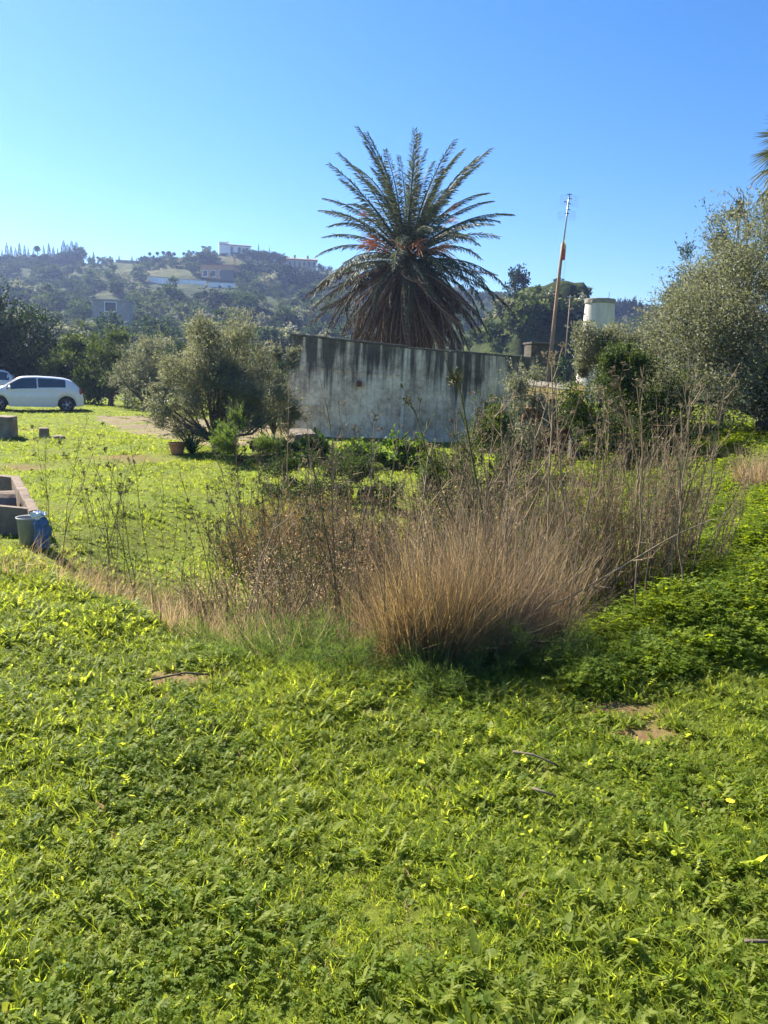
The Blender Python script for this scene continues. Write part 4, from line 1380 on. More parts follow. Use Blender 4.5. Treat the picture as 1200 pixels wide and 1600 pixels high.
def unit_cypress(seed, mat, rad, n=1100, ragged=0.25):
    g = np.random.default_rng(seed)
    z = g.uniform(0.04, 1, n) ** 1.15
    lay = 1 - ragged * (0.5 + 0.5 * np.sin(z * 46 + g.uniform(0, 6)))
    r = rad * (1 - z) ** 1.0 * lay * g.uniform(0.35, 1, n) ** 0.5 + 0.006
    a = g.uniform(0, 6.28, n)
    P = np.stack([r * np.cos(a), r * np.sin(a), z], 1)
    d = np.stack([np.cos(a), np.sin(a), 0.2 + 0 * a], 1) + g.normal(0, 0.4, (n, 3))
    V, F = leaf_soup(P, d, 0.06 * (1.15 - z) * g.uniform(0.6, 1.3, n), 0.022, g)
    return mesh_np('crown', V, F, mat, np.repeat(g.uniform(0.1, 0.7, n), 4))


def unit_palmhead(seed):
    g = np.random.default_rng(seed)
    n = 360
    d = unit(g.normal(size=(n, 3)) + [0, 0, 0.35])
    V, F = blade_soup(np.repeat([[0, 0, 0.86]], n, 0), d, np.repeat([[0, 0, -0.35]], n, 0), 0.17 * g.uniform(0.7, 1.1, n), 0.02, g)
    return mesh_np('crown', V, F, M['pine'], np.repeat(g.uniform(0.1, 0.8, n), 5))


def tree_proto(name, cat, crown, tr, th=0.5):
    root = empty(name, (0, 0, 0), 'x', cat)
    MB().tube([(0, 0, -0.06), (0.005, 0, th * 0.5), (0, 0, th)], [tr, tr * 0.8, tr * 0.5], 6).build('trunk', M['bark'], root)
    link('crown', crown, root, kind='stuff')
    return root


PROTO = {
    'pine': [tree_proto('pine_tree', 'tree', unit_round(s, M['pine']), 0.03) for s in (1, 2, 3)],
    'cypress': [tree_proto('cypress_tree', 'cypress', unit_cypress(s, M['pine'], r), 0.012, 0.9) for s, r in ((7, 0.10), (8, 0.13), (9, 0.2))],
    'palm': [tree_proto('hill_palm', 'palm tree', unit_palmhead(s), 0.022, 0.87) for s in (10, 11)],
}
used = set()


def plant_tree(kind, p, h, w, label, group, v=None):
    lst = PROTO[kind]
    v = int(rng.integers(0, len(lst))) if v is None else v
    pr = lst[v]
    if (kind, v) not in used:
        used.add((kind, v))
        pr.location = tuple(float(c) for c in p)
        pr.rotation_euler = (0, 0, rng.uniform(0, 6.28))
        pr.scale = (w, w, h)
        pr['label'] = label
        pr['group'] = group
        return pr
    return copy_tree(pr, p, rng.uniform(0, 6.28), (w, w, h), label, group)


def ridge_tree(kind, px, pytop, wpx, label, group, r=352, v=None, drop=0.6):
    a = ray(px, pytop)
    k = r / math.hypot(a[0], a[1])
    x, y = a[0] * k, k
    z = Hf(x, y)
    h = CAM_Z + a[2] * k - z + drop
    w = wpx / FPX * y
    return plant_tree(kind, (x, y, z - drop), max(h, 2.0), w if kind in ('pine', 'broad') else max(h, 2.0) * (wpx / 8.0), label, group, v)


# conifers along the skyline on the left
for px, py in ((3, 388), (10, 378), (17, 384), (24, 386), (30, 380), (38, 382), (44, 385), (52, 386), (68, 382), (76, 380), (83, 384), (90, 385), (140, 396), (146, 394), (153, 398), (163, 400), (176, 401), (186, 399), (206, 400), (-12, 382), (-30, 386), (213, 402)):
    ridge_tree('cypress', px, py + rng.uniform(-1, 2), rng.uniform(7, 12), 'spiky dark cypress on the left skyline', 'cypresses along the left skyline', v=int(rng.integers(0, 2)))
for px, py in ((99, 375), (105, 381), (112, 376), (119, 377)):
    ridge_tree('cypress', px, py, 13, 'tall cypress in the clump left of the skyline dip', 'tall cypresses in a clump on the skyline', v=2 if px > 104 else 1)
for px, py, w in ((124, 384, 26), (110, 390, 34), (96, 394, 26), (20, 398, 40), (50, 398, 44), (78, 397, 40), (-15, 398, 44), (-60, 395, 60), (4, 402, 36)):
    ridge_tree('pine', px, py, w, 'dark pine crown under the left skyline cypresses', 'pines along the left skyline', r=340)
for px, py in ((58, 382), (234, 393), (246, 392), (255, 391), (264, 391), (272, 393), (287, 393), (302, 391), (240, 398)):
    ridge_tree('palm', px, py, 8.5, 'palm in the row on the skyline left of the white house', 'palms in a row on the skyline', r=330)
for px, py, w in ((225, 402, 26), (250, 402, 28), (275, 402, 28), (298, 400, 30), (316, 391, 34), (326, 394, 30), (335, 402, 26)):
    ridge_tree('pine', px, py, w, 'dark tree under the skyline palms', 'trees under the skyline palms', r=318)
for px, py, w, r in ((372, 394, 26, 336), (388, 389, 32, 336), (402, 390, 36, 338), (420, 392, 40, 336), (436, 394, 34, 332), (352, 404, 20, 338)):
    ridge_tree('pine', px, py, w, 'dark rounded pine around the white hilltop house', 'pines around the hilltop house', r=r)
ridge_tree('cypress', 404, 381, 7, 'single slim cypress right of the white hilltop house', None, 344, 0)
ridge_tree('cypress', 421, 386, 7, 'second slim cypress further right of the hilltop house', None, 340, 1)
for px, py, w, r in ((392, 413, 44, 290), (415, 408, 60, 288), (440, 412, 56, 286), (462, 416, 50, 284), (484, 420, 44, 290), (500, 424, 44, 300), (520, 430, 44, 300), (545, 436, 44, 300), (570, 442, 40, 300), (385, 425, 36, 278)):
    ridge_tree('pine', px, py, w, 'big dark pine on the slope below the hilltop', 'big pines on the slope right of the ochre house', r=r)
for px, py in ((372, 424), (448, 425), (330, 425)):
    ridge_tree('palm', px, py, 8.0, 'pale palm standing near the ochre house', 'palms near the ochre house', r=262, drop=0.4)
for px, py, w in ((700, 452, 30), (720, 456, 30), (960, 470, 26), (975, 466, 22), (990, 462, 16), (1000, 470, 20), (945, 474, 26), (1015, 474, 24), (1040, 478, 30), (1075, 482, 36)):
    ridge_tree('pine', px, py, w, 'small dark tree on the far right ridge', 'trees on the far right ridge', r=330)
for px, py in ((966, 465), (977, 464), (984, 468)):
    ridge_tree('cypress', px, py, 9, 'small spiky conifer on the ridge right of the tower', 'conifers on the far right ridge', r=330, v=1)
# the lone tree on the grassy knoll
kp = hits([800], [447], 90)[0]
kp = kp if not np.isnan(kp[0]) else stand(800, 445, 132)
a_ = ray(806, 416)
plant_tree('pine', (kp[0] + 0.5, kp[1], kp[2] - 0.4), CAM_Z + a_[2] * kp[1] - kp[2] + 0.7, 5.0, 'lone rounded tree on the grassy knoll right of the palm', None, 1)

# hillside shrubs
CLEAR = [(226, 374, 430, 468), (336, 392, 378, 408), (176, 222, 404, 426), (140, 204, 466, 500), (444, 496, 402, 424), (314, 372, 412, 470)]


def blocks_view(a, b):
    """shrubs do not grow right in front of the houses and garden walls"""
    a, b = np.asarray(a), np.asarray(b)
    r = np.zeros(a.shape, bool)
    for x0, x1, y0, y1 in CLEAR:
        r |= (a > x0) & (a < x1) & (b > y0) & (b < y1)
    return r


def pixel_of(P):
    q = (np.asarray(P) - [0, 0, CAM_Z]) @ CR
    return 600 + FPX * q[:, 0] / -q[:, 2], 800 - FPX * q[:, 1] / -q[:, 2]


px = np.concatenate([rng.uniform(-10, 560, 230), rng.uniform(560, 1010, 60)])
py = np.concatenate([rng.uniform(428, 566, 230), rng.uniform(455, 545, 60)])
hp = hits(px, py)
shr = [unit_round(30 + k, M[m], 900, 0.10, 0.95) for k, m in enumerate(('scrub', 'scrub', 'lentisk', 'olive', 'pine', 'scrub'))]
for k in range(len(px)):
    p = hp[k]
    if np.isnan(p[0]) or p[1] > 345:
        continue
    if blocks_view(px[k], py[k]) or (745 < px[k] < 925 and py[k] < 500):
        continue
    far = p[1] / 200
    w = rng.uniform(2.6, 6.4) * (0.75 + 0.40 * far)
    h = w * rng.uniform(0.65, 1.0)
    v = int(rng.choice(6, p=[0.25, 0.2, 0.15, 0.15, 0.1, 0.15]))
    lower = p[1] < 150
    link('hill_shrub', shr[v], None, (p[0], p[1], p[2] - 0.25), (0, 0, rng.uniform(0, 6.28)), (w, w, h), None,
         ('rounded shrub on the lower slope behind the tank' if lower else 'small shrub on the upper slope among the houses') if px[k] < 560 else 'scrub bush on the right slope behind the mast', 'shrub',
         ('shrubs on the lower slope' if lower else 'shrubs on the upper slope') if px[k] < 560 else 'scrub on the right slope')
# dark scrub hanging on the cliff
cpx = rng.uniform(785, 905, 70)
cpy = rng.uniform(468, 514, 70)
chp = hits(cpx, cpy)
for k in range(70):
    p = chp[k]
    if np.isnan(p[0]) or p[1] > 150:
        continue
    w = rng.uniform(1.4, 2.6)
    link('cliff_shrub', shr[(2, 4, 2, 0)[k % 4]], None, (p[0], p[1] + 0.6, p[2] - 0.9), (0, 0, rng.uniform(0, 6.28)), (w, w, w * 0.9), None, 'dark scrub hanging on the shaded cliff face', 'shrub', 'scrub on the cliff')
for k in range(92):
    az = math.atan(((rng.uniform(770, 908) if k < 16 else rng.uniform(670, 790)) - 600) / FPX)
    r_ = rng.uniform(109, 130) if k < 16 else rng.uniform(84, 126)
    x_, y_ = r_ * math.sin(az), r_ * math.cos(az)
    w = rng.uniform(0.7, 1.7) * (1 if k < 16 or k > 60 else 1.5)
    link('knoll_shrub', shr[k % 6], None, (x_, y_, Hf(x_, y_) - 0.3), (0, 0, rng.uniform(0, 6.28)), (w, w, w * 0.8), None, 'small bush on top of the knoll above the cliff' if k < 16 else 'small bush on the grassy knoll slope behind the palm', 'shrub', 'bushes on top of the knoll' if k < 16 else 'bushes on the knoll slope')
# belt of bushes at the foot of the slopes
for k in range(34):
    x_ = rng.uniform(460, 1010)
    p = stand(x_, 540, rng.uniform(56, 78))
    w = rng.uniform(2.0, 3.6)
    link('foot_shrub', shr[(0, 3, 1, 5)[k % 4]], None, (p[0], p[1], p[2] - 0.2), (0, 0, rng.uniform(0, 6.28)), (w, w, w * rng.uniform(0.8, 1.15)), None, 'bush in the belt at the cliff foot behind the palm', 'shrub', 'bushes at the foot of the cliff')


def facade_windows(root, w, h, d, rows, cols, ww, wh, z0=0.25, mat=None, arch=False):
    for r in range(rows):
        for c in range(cols):
            x = -w / 2 + w * (c + 0.5) / cols
            z = h * (z0 + r * (0.85 - z0) / max(rows, 1)) + wh / 2
            f = MB().box((x, -d / 2 - 0.04, z), (ww + 0.3, 0.10, wh + 0.3)).build('window', M['white_render'], root)
            MB().box((x, -d / 2 - 0.085, z), (ww, 0.06, wh)).build('pane', M['shutter'], f)


def gable(w, d, h, rise, over=0.5, axis='x'):
    w2, d2 = w / 2 + over, d / 2 + over
    t = 0.35
    b = MB()
    for s in (-1, 1):
        P = np.array([(-w2, s * d2, h - 0.1), (w2, s * d2, h - 0.1), (w2, 0, h + rise), (-w2, 0, h + rise)])
        P = np.concatenate([P, P + [0, 0, t]])
        if s > 0:
            P = P[[1, 0, 3, 2, 5, 4, 7, 6]]
        b.hexa(P)
    return b


def house(name, label, px0, px1, pytop, pybase, yaw, wallmat, rows, cols, roof='gable', depth=0.7, cat='house', rise=0.14, ww=1.0, wh=1.4, chim=1, d=None):
    pxc = (px0 + px1) / 2
    p = hits([pxc], [pybase])[0] if d is None else stand(pxc, pybase, d)
    D = p[1]
    zb = at(pxc, pybase, D)[2]
    zt = at(pxc, pytop, D)[2]
    w = (px1 - px0) / FPX * D / max(0.75, math.cos(yaw))
    htot = zt - zb
    dp = w * depth
    root = empty(name, (p[0], p[1] + dp * 0.4, zb), label, cat, None, yaw)
    h = htot * (1 - rise) if roof == 'gable' else htot
    MB().box((0, 0, h / 2 - 1.5), (w, dp, h + 3.0)).build('wall', wallmat, root)
    facade_windows(root, w, h, dp, rows, cols, ww, wh)
    if roof == 'gable':
        rf = gable(w, dp, h, htot * rise).build('roof', M['rooftile'], root)
        for k in range(chim):
            MB().box((-w * 0.25 + k * w * 0.45, 0, htot + 0.5), (0.8, 0.8, 2.0)).build('chimney', wallmat, rf)
    else:
        MB().box((0, 0, h + 0.12), (w + 0.5, dp + 0.5, 0.24)).build('roof', M['rooftile'] if roof == 'tile' else M['greyblock'], root)
    return root


h1 = house('white_house', 'bright white house on the very top of the hill', 343, 386, 381, 402, 0.25, M['white_render'], 2, 4, d=350, ww=1.2, wh=1.5)
MB().box((-5.4, -3.4, 2.4), (3.2, 3.0, 7.0)).build('wing', M['white_render'], h1)
h2 = house('ochre_house', 'ochre house with long flat tiled roof halfway up the hill', 317, 367, 415, 438, -0.1, M['ochre'], 1, 4, 'tile', 0.6, ww=1.5, wh=1.8, d=268)
MB().box((3.6, -4.0, 1.4), (4.6, 0.3, 3.4)).build('painted_porch_shade', M['shutter'], h2)  # flat dark panel, its colour stands in for the shade under the porch
MB().box((4.8, 0, 6.4), (0.5, 0.5, 2.6)).build('chimney', M['ochre'], h2)
h3 = house('tan_house', 'long tan house on the skyline left of the palm', 449, 492, 404, 422, 0.12, M['tan'], 2, 6, 'gable', 0.5, chim=2, ww=0.9, wh=1.2, d=315)
h4 = house('low_house', 'low tan house in the haze on the left hill', 182, 216, 408, 422, 0.1, M['tan'], 1, 3, 'tile', 0.6, d=322, ww=1.0, wh=1.2)
h5 = house('block_outbuilding', 'flat roofed grey outbuilding above the olives on the left', 146, 200, 470, 492, 0.08, M['greyblock'], 1, 1, 'flat', 0.5, 'outbuilding', ww=2.0, wh=1.6, d=150)
# white garden walls
def long_wall(name, label, pts, d0, d1, hpx, thick=0.4):
    n = len(pts) - 1
    P = [at(pts[k][0], pts[k][1], d0 + (d1 - d0) * k / n) for k in range(n + 1)]
    o0 = P[0].copy()
    root = empty(name, o0, label, 'garden wall')
    for k in range(n):
        a, b = P[k] - o0, P[k + 1] - o0
        hh_ = hpx / FPX * d0
        lo = np.array([0, 0, -hh_ - 3.0])
        e = np.array([0, thick, 0])
        g = np.array([0.06, 0, 0])
        MB().hexa(np.array([a + lo + g, b + lo - g, b + lo + e - g, a + lo + e + g, a + g, b - g, b + e - g, a + e + g])).build('wall_panel', M['white_render'], root)
        MB().hexa(np.array([a + [0, -0.08, 0.004], b + [0, -0.08, 0.004], b + e * 1.2 + [0, 0, 0.004], a + e * 1.2 + [0, 0, 0.004], a + [0, -0.08, 0.2], b + [0, -0.08, 0.2], b + e * 1.2 + [0, 0, 0.2], a + e * 1.2 + [0, 0, 0.2]])).build('wall_coping', M['greyblock'], root)
    return root


long_wall('garden_wall', 'long white retaining wall left of the ochre house', [(232, 432), (254, 434), (276, 436), (300, 437.5), (322, 439)], 262, 256, 14)
lw = long_wall('basement_wall', 'white basement wall with small windows under the ochre house', [(326, 441), (347, 442), (368, 443)], 254, 254, 14)
for x_ in (3.6, 6.6):
    MB().box((x_, -0.03, -1.3), (0.9, 0.12, 0.9)).build('window', M['shutter'], lw)
# ------------------------------------------------------------------ dry stalks, tussocks, thicket
def stalk_path(L, lean, curve, g, n=8):
    t = np.linspace(0, 1, n)
    a = g.uniform(0, 6.28)
    x = L * (lean * t + curve * t ** 2)
    kink = np.cumsum(g.normal(0, 0.010 * L, (n, 2)), 0)
    return np.stack([x * math.cos(a) + kink[:, 0], x * math.sin(a) + kink[:, 1], L * t * (1 - 0.12 * abs(lean) * t)], 1)


def stalk_mesh(seed, L=1.4, r=0.006, nbr=10, br_len=0.35, mat='twig', lean=0.1, curve=0.05, umbel=True, twiglets=3, path=None, start=0.3, leafy_head=False):
    g = np.random.default_rng(seed)
    b = MB()
    P = stalk_path(L, lean, curve, g) if path is None else np.asarray(path, float)
    n = len(P)
    tint = g.uniform(0.2, 0.8)
    b.tube(P, np.linspace(r, r * 0.4, n), 5, True, tint)

    def head(p, d, s):
        for _ in range(7):
            q = p + unit((d + g.normal(0, 0.55, 3))[None])[0] * s * g.uniform(0.6, 1)
            b.tube([p, q], 0.0011, 3, False, tint)
            for _ in range(4):
                b.tube([q, q + unit((d + g.normal(0, 0.8, 3))[None])[0] * s * 0.3], [0.0016, 0.0028], 3, True, tint)

    for k in range(nbr):
        t = start + (1 - start) * (k + g.uniform(0, 1)) / nbr
        i = min(int(t * (n - 1)), n - 2)
        f = t * (n - 1) - i
        p = P[i] * (1 - f) + P[i + 1] * f
        ax = unit((P[i + 1] - P[i])[None])[0]
        d = unit((ax * 1.2 + g.normal(0, 0.55, 3) * [1, 1, 0.3])[None])[0]
        l = br_len * g.uniform(0.4, 1.1) * (1.15 - 0.6 * t)
        e = p + d * l + [0, 0, 0.12 * l]
        m = p + d * l * 0.5 + g.normal(0, 0.02, 3) * l
        b.tube([p, m, e], [r * 0.45, r * 0.33, r * 0.2], 3, False, tint)
        for _ in range(twiglets):
            u = g.uniform(0.3, 1)
            q = p + (e - p) * u
            b.tube([q, q + unit((d + g.normal(0, 0.6, 3))[None])[0] * l * 0.35], [r * 0.24, r * 0.12], 3, False, tint)
        if umbel and g.random() < 0.55:
            head(e, d, 0.035)
    if umbel:
        head(P[-1], unit((P[-1] - P[-2])[None])[0], 0.05)
    if leafy_head:
        q = P[-1] + g.normal(0, 0.02, (170, 3))
        V, F = leaf_soup(q, g.normal(0, 1, (170, 3)) + [0, 0, 0.5], 0.035, 0.008, g)
        b.add(V, F, 0.9)
    return b.mesh('stem', M[mat])


tall = [stalk_mesh(200 + k, 1.45 + 0.15 * (k % 3), 0.0065, 11, 0.42, 'twig', rng.uniform(-0.1, 0.2), rng.uniform(-0.1, 0.12), k % 2 == 0) for k in range(7)]
thin = [stalk_mesh(220 + k, 1.0 + 0.1 * (k % 3), 0.0034, 9, 0.24, 'greenstem', rng.uniform(0.0, 0.15), rng.uniform(-0.05, 0.15), k % 3 == 0, 2, None, 0.4) for k in range(7)]


def put_stalk(meshes, p, s, label, group, tilt=0.08, name='dry_stalk'):
    return link(name, meshes[int(rng.integers(0, len(meshes)))], None, (p[0], p[1], p[2] - 0.03), (rng.normal(0, tilt), rng.normal(0, tilt), rng.uniform(0, 6.28)), (s, s, s), None, label, 'dry plant', group)


# thin dark fennel stems in a loose row in front of the left lawn
for k in range(58):
    x_ = rng.uniform(60, 560)
    p = stand(x_, 900, np.interp(x_, [60, 350, 560], [6.5, 5.2, 4.6]) + rng.uniform(-0.2, 1.3))
    put_stalk(thin, p, rng.uniform(0.72, 1.18), 'thin dark fennel stem standing before the sunlit left lawn', 'thin fennel stems before the left lawn', 0.14)
for k in range(64):
    x_ = rng.uniform(360, 720)
    p = stand(x_, 900, rng.uniform(4.6, 8.0))
    put_stalk(thin if k % 3 else tall, p, rng.uniform(0.8, 1.15), 'slender fennel stem among dry brush in the middle', 'fennel stems in the middle', 0.13)
for k in range(84):
    x_ = rng.uniform(700, 1075)
    p = stand(x_, 900, rng.uniform(4.6, 7.4) + (0.3 if x_ > 900 else 0))
    put_stalk(tall, p, rng.uniform(0.7, 1.12), 'brown branching stalk in the dense stand right of centre', 'dry stalks right of centre', 0.10)

# single tall stalks that stand out
def special(name, pts, dd, r, label, seed, **kw):
    P = np.array([at(a, b, d_) for (a, b), d_ in zip(pts, dd)])
    o = P[0].copy()
    # finer path
    t = np.linspace(0, len(P) - 1, 14)
    i = np.minimum(t.astype(int), len(P) - 2)
    f = (t - i)[:, None]
    Q = P[i] * (1 - f) + P[i + 1] * f
    Q[1:-1] = (Q[:-2] + 2 * Q[1:-1] + Q[2:]) / 4
    me = stalk_mesh(seed, path=Q - o, r=r, **kw)
    return link(name, me, None, tuple(o), label=label, cat='dry plant')


special('dry_stalk', [(765, 955), (762, 850), (742, 740), (728, 660), (720, 610), (711, 592)], [4.9] * 6, 0.011, 'tall leaning stalk with a leafy tuft on top before the tank', 301, nbr=5, br_len=0.3, mat='greenstem', umbel=False, start=0.45, leafy_head=True)
special('dry_stalk', [(785, 940), (768, 880), (748, 790), (735, 730)], [4.95] * 4, 0.009, 'second stalk crossing just right of the tufted one', 302, nbr=5, br_len=0.25, mat='greenstem', start=0.4)
special('dry_stalk', [(758, 925), (722, 840), (690, 770), (664, 700), (650, 645), (643, 632)], [5.0] * 6, 0.008, 'thin stalk leaning left across the tank joint', 303, nbr=6, br_len=0.22, mat='greenstem', start=0.55)
special('dry_stalk', [(852, 960), (856, 850), (858, 740), (864, 640), (862, 570)], [5.0] * 5, 0.008, 'straight pale stalk rising past the mossy shed roof', 304, nbr=9, br_len=0.3)
special('dry_stalk', [(905, 950), (890, 860), (878, 760), (872, 680), (866, 560)], [5.2] * 5, 0.009, 'thick pale stalk left of the brick pier', 305, nbr=9, br_len=0.3)
special('dry_stalk', [(985, 930), (990, 830), (1000, 720), (975, 640), (968, 600)], [6.2] * 5, 0.010, 'forked grey stem before the dark rounded shrub', 306, nbr=10, br_len=0.4)
special('dry_stalk', [(1060, 900), (1062, 800), (1066, 700), (1064, 640)], [6.8] * 4, 0.010, 'upright brown stalk at the right end of the dry stand', 307, nbr=8, br_len=0.25)
special('fallen_stalk', [(700, 985), (860, 950), (960, 893), (1050, 838), (1112, 812)], [4.6, 4.75, 4.9, 5.1, 5.3], 0.008, 'pale fallen cane lying diagonally over the green bank', 308, nbr=3, br_len=0.2, umbel=False)
special('dry_stalk', [(540, 1010), (528, 930), (510, 840), (492, 740), (480, 690)], [4.9] * 5, 0.008, 'long dark stem leaning left over the dry brush', 309, nbr=7, br_len=0.25, mat='greenstem', start=0.5)
special('dry_stalk', [(420, 1020), (470, 950), (505, 880)], [4.9] * 3, 0.007, 'green cane slanting right above the feathery fennel', 310, nbr=3, br_len=0.15, mat='greenstem', umbel=False)


def tussock(name, label, p, rad, hgt, n, seed, mat, w=0.0036, spread=0.55, cat='grass clump', lean=(0, 0)):
    g = np.random.default_rng(seed)
    root = empty(name, p, label, cat)
    a = g.uniform(0, 6.28, n)
    r = rad * np.sqrt(g.uniform(0, 1, n))
    q = np.stack([r * np.cos(a), r * np.sin(a) * 0.8, 0 * r], 1)
    q[:, 2] = H(q[:, 0] + p[0], q[:, 1] + p[1]) - p[2] - 0.02
    d = np.stack([np.cos(a) * r / rad * spread, np.sin(a) * r / rad * spread, 1 + 0 * r], 1) + g.normal(0, 0.17, (n, 3)) * [1, 1, 0.3] + [lean[0], lean[1], 0]
    bend = np.stack([np.cos(a), np.sin(a), -0.3 + 0 * a], 1) * g.uniform(-0.1, 0.25, (n, 1)) + g.normal(0, 0.24, (n, 3))
    V, F = blade_soup(q, d, bend, hgt * g.uniform(0.35, 1.0, n) ** 0.8, w * g.uniform(0.6, 1.5, n), g)
    me = mesh_np('blades', V, F, mat, np.repeat(np.clip(g.normal(0.4, 0.25, n), 0, 1), 5))
    link('blades', me, root, kind='stuff')
    # matted thatch: bent, broken and fallen blades round the base
    m = n // 5
    i = g.integers(0, n, m)
    qs = q[i] + np.stack([g.normal(0, 0.05, m), g.normal(0, 0.05, m), g.uniform(0, 0.45, m) * hgt], 1)
    ds = g.normal(0, 1, (m, 3)) * [1, 1, 0.45] + [0.3, 0, 0.1]
    V, F = blade_soup(qs, ds, g.normal(0, 0.5, (m, 3)) + [0, 0, -0.3], hgt * g.uniform(0.12, 0.45, m), w * g.uniform(0.7, 1.6, m), g)
    link('thatch', mesh_np('thatch', V, F, mat, np.repeat(np.clip(g.normal(0.35, 0.3, m), 0, 1), 5)), root, kind='stuff')
    # seed heads and cross stems
    m = n // 14
    b = MB()
    for k in range(m):
        i = int(g.integers(0, n))
        L = hgt * g.uniform(0.8, 1.12)
        dd = unit(d[i][None])[0]
        e = q[i] + dd * L + bend[i] * L * 0.25
        b.tube([q[i], q[i] + dd * L * 0.5, e], [0.0022, 0.0018, 0.001], 3, False, g.uniform(0.2, 1))
    b.build('stems', M['twig'], root, kind='stuff')
    return root


tussock('dry_grass_clump', 'big golden brown dry grass clump in the centre', stand(668, 1030, 4.35), 0.24, 0.80, 3600, 401, M['goldstraw'], 0.0028, 0.10)
tussock('dry_grass_clump', 'pale dry grass clump rising behind the golden one', stand(745, 1000, 4.7), 0.26, 1.05, 3600, 409, M['straw'], 0.0028, 0.06)
tussock('dry_grass_clump', 'paler dry grass clump right of the golden one', stand(835, 985, 4.95), 0.22, 0.92, 1500, 402, M['straw'], 0.0028, 0.08)
tussock('dry_grass_clump', 'dry grass tuft left of the golden clump, half hidden', stand(600, 985, 5.0), 0.28, 0.6, 1700, 403, M['straw'], 0.003, 0.4)
tussock('dry_grass_clump', 'brown dry grass tuft on the right bank under the olive', stand(1195, 735, 9.6), 0.30, 0.55, 1500, 404, M['straw'], 0.005, 0.4)
tussock('dry_grass_clump', 'straw tuft at the edge of the near lawn left of centre', stand(350, 975, 5.2), 0.5, 0.42, 900, 405, M['straw'], 0.0032, lean=(0.45, 0))
tussock('dry_grass_clump', 'straw tuft leaning over the lawn edge further left', stand(215, 930, 5.8), 0.6, 0.38, 650, 406, M['straw'], 0.0032, lean=(0.6, 0))
tussock('dry_grass_clump', 'wispy straw tuft near the bucket', stand(95, 880, 6.2), 0.55, 0.34, 330, 407, M['straw'], 0.0032, lean=(0.6, 0))
tussock('dry_grass_clump', 'straw tuft between feathery fennel and the golden clump', stand(470, 980, 4.8), 0.42, 0.52, 1300, 408, M['straw'], 0.003, lean=(0.3, 0))


def thicket(name, label, p, rad, hgt, nst, seed, leafn, leafmat, grp=None, stem='twig', spread=0.25):
    g = np.random.default_rng(seed)
    root = empty(name, p, label, 'dry brush', grp)
    a = g.uniform(0, 6.28, nst)
    r = rad * np.sqrt(g.uniform(0, 1, nst))
    q = np.stack([r * np.cos(a), r * np.sin(a), -0.03 + 0 * r], 1)
    q[:, 2] += H(q[:, 0] + p[0], q[:, 1] + p[1]) - p[2]
    b = MB()
    tips = []
    for k in range(nst):
        L = hgt * g.uniform(0.5, 1.05)
        d = unit(np.array([[math.cos(a[k]) * spread * r[k] / rad + g.normal(0, 0.12), math.sin(a[k]) * spread * r[k] / rad + g.normal(0, 0.12), 1.0]]))[0]
        t1 = q[k] + d * L * 0.5 + g.normal(0, 0.025, 3)
        t2 = q[k] + d * L + g.normal(0, 0.05, 3)
        tn = g.uniform(0.1, 1)
        b.tube([q[k], t1, t2], [0.0048, 0.0034, 0.0013], 3, False, tn)
        for _ in range(5):
            u = g.uniform(0.3, 1)
            s = q[k] + (t2 - q[k]) * u
            e = s + unit((d + g.normal(0, 0.5, 3))[None])[0] * L * g.uniform(0.08, 0.25)
            b.tube([s, e], [0.0018, 0.0008], 3, False, tn)
            tips.append(e)
    b.build('stems', M[stem], root, kind='stuff')
    tips = np.array(tips)
    i = g.integers(0, len(tips), leafn)
    P = tips[i] + g.normal(0, 0.05, (leafn, 3))
    V, F = leaf_soup(P, g.normal(0, 1, (leafn, 3)), 0.024 * g.uniform(0.6, 1.4, leafn), 0.009, g)
    link('dry_leaves', mesh_np('dry_leaves', V, F, leafmat, np.repeat(np.clip(g.normal(0.4, 0.25, leafn), 0, 1), 4)), root, kind='stuff')
    return root


for k, (x_, d_, h_, nn, lab) in enumerate((
        (770, 6.6, 1.15, 150, 'brown twiggy brush right behind the golden clump'),
        (845, 6.4, 1.25, 170, 'tall brown brush below the mossy shed roof'),
        (915, 6.3, 1.35, 180, 'densest brown brush below the brick pier'),
        (985, 6.5, 1.35, 180, 'reddish brown brush before the dark rounded shrub'),
        (1045, 6.8, 1.15, 150, 'brown brush at the right end next to the green bank'),
        (690, 7.2, 0.95, 130, 'low grey brush below the tank joint'))):
    thicket('dry_brush', lab, stand(x_, 900, d_), 0.42, h_, int(nn * 0.72), 500 + k, 1700, M['russet'] if k % 2 else M['fennel'])
for k, (x_, d_, h_, nn, lab) in enumerate((
        (430, 7.6, 0.55, 230, 'low reddish brown brush left of centre on the lawn edge'),
        (500, 7.2, 0.65, 240, 'reddish brown brush left of the golden clump'),
        (575, 6.8, 0.75, 240, 'brown brush just left of the golden clump'),
        (470, 9.0, 0.5, 160, 'far reddish brush before the green shrub'),
        (400, 5.9, 0.5, 130, 'thin straw coloured brush behind the straw tufts at the left'),
        (480, 5.6, 0.6, 150, 'thin tan brush behind the feathery fennel row'),
        (560, 5.5, 0.75, 150, 'thin tan brush touching the golden clump from behind'),
        (630, 6.2, 1.0, 150, 'tall thin tan brush between the wall joint and golden clump'))):
    thicket('dry_brush', lab, stand(x_, 900, d_), 0.5, h_, nn, 520 + k, 5200 if k < 4 else 1800, M['russet'] if k < 4 else M['straw'], None, 'twig', 0.4)


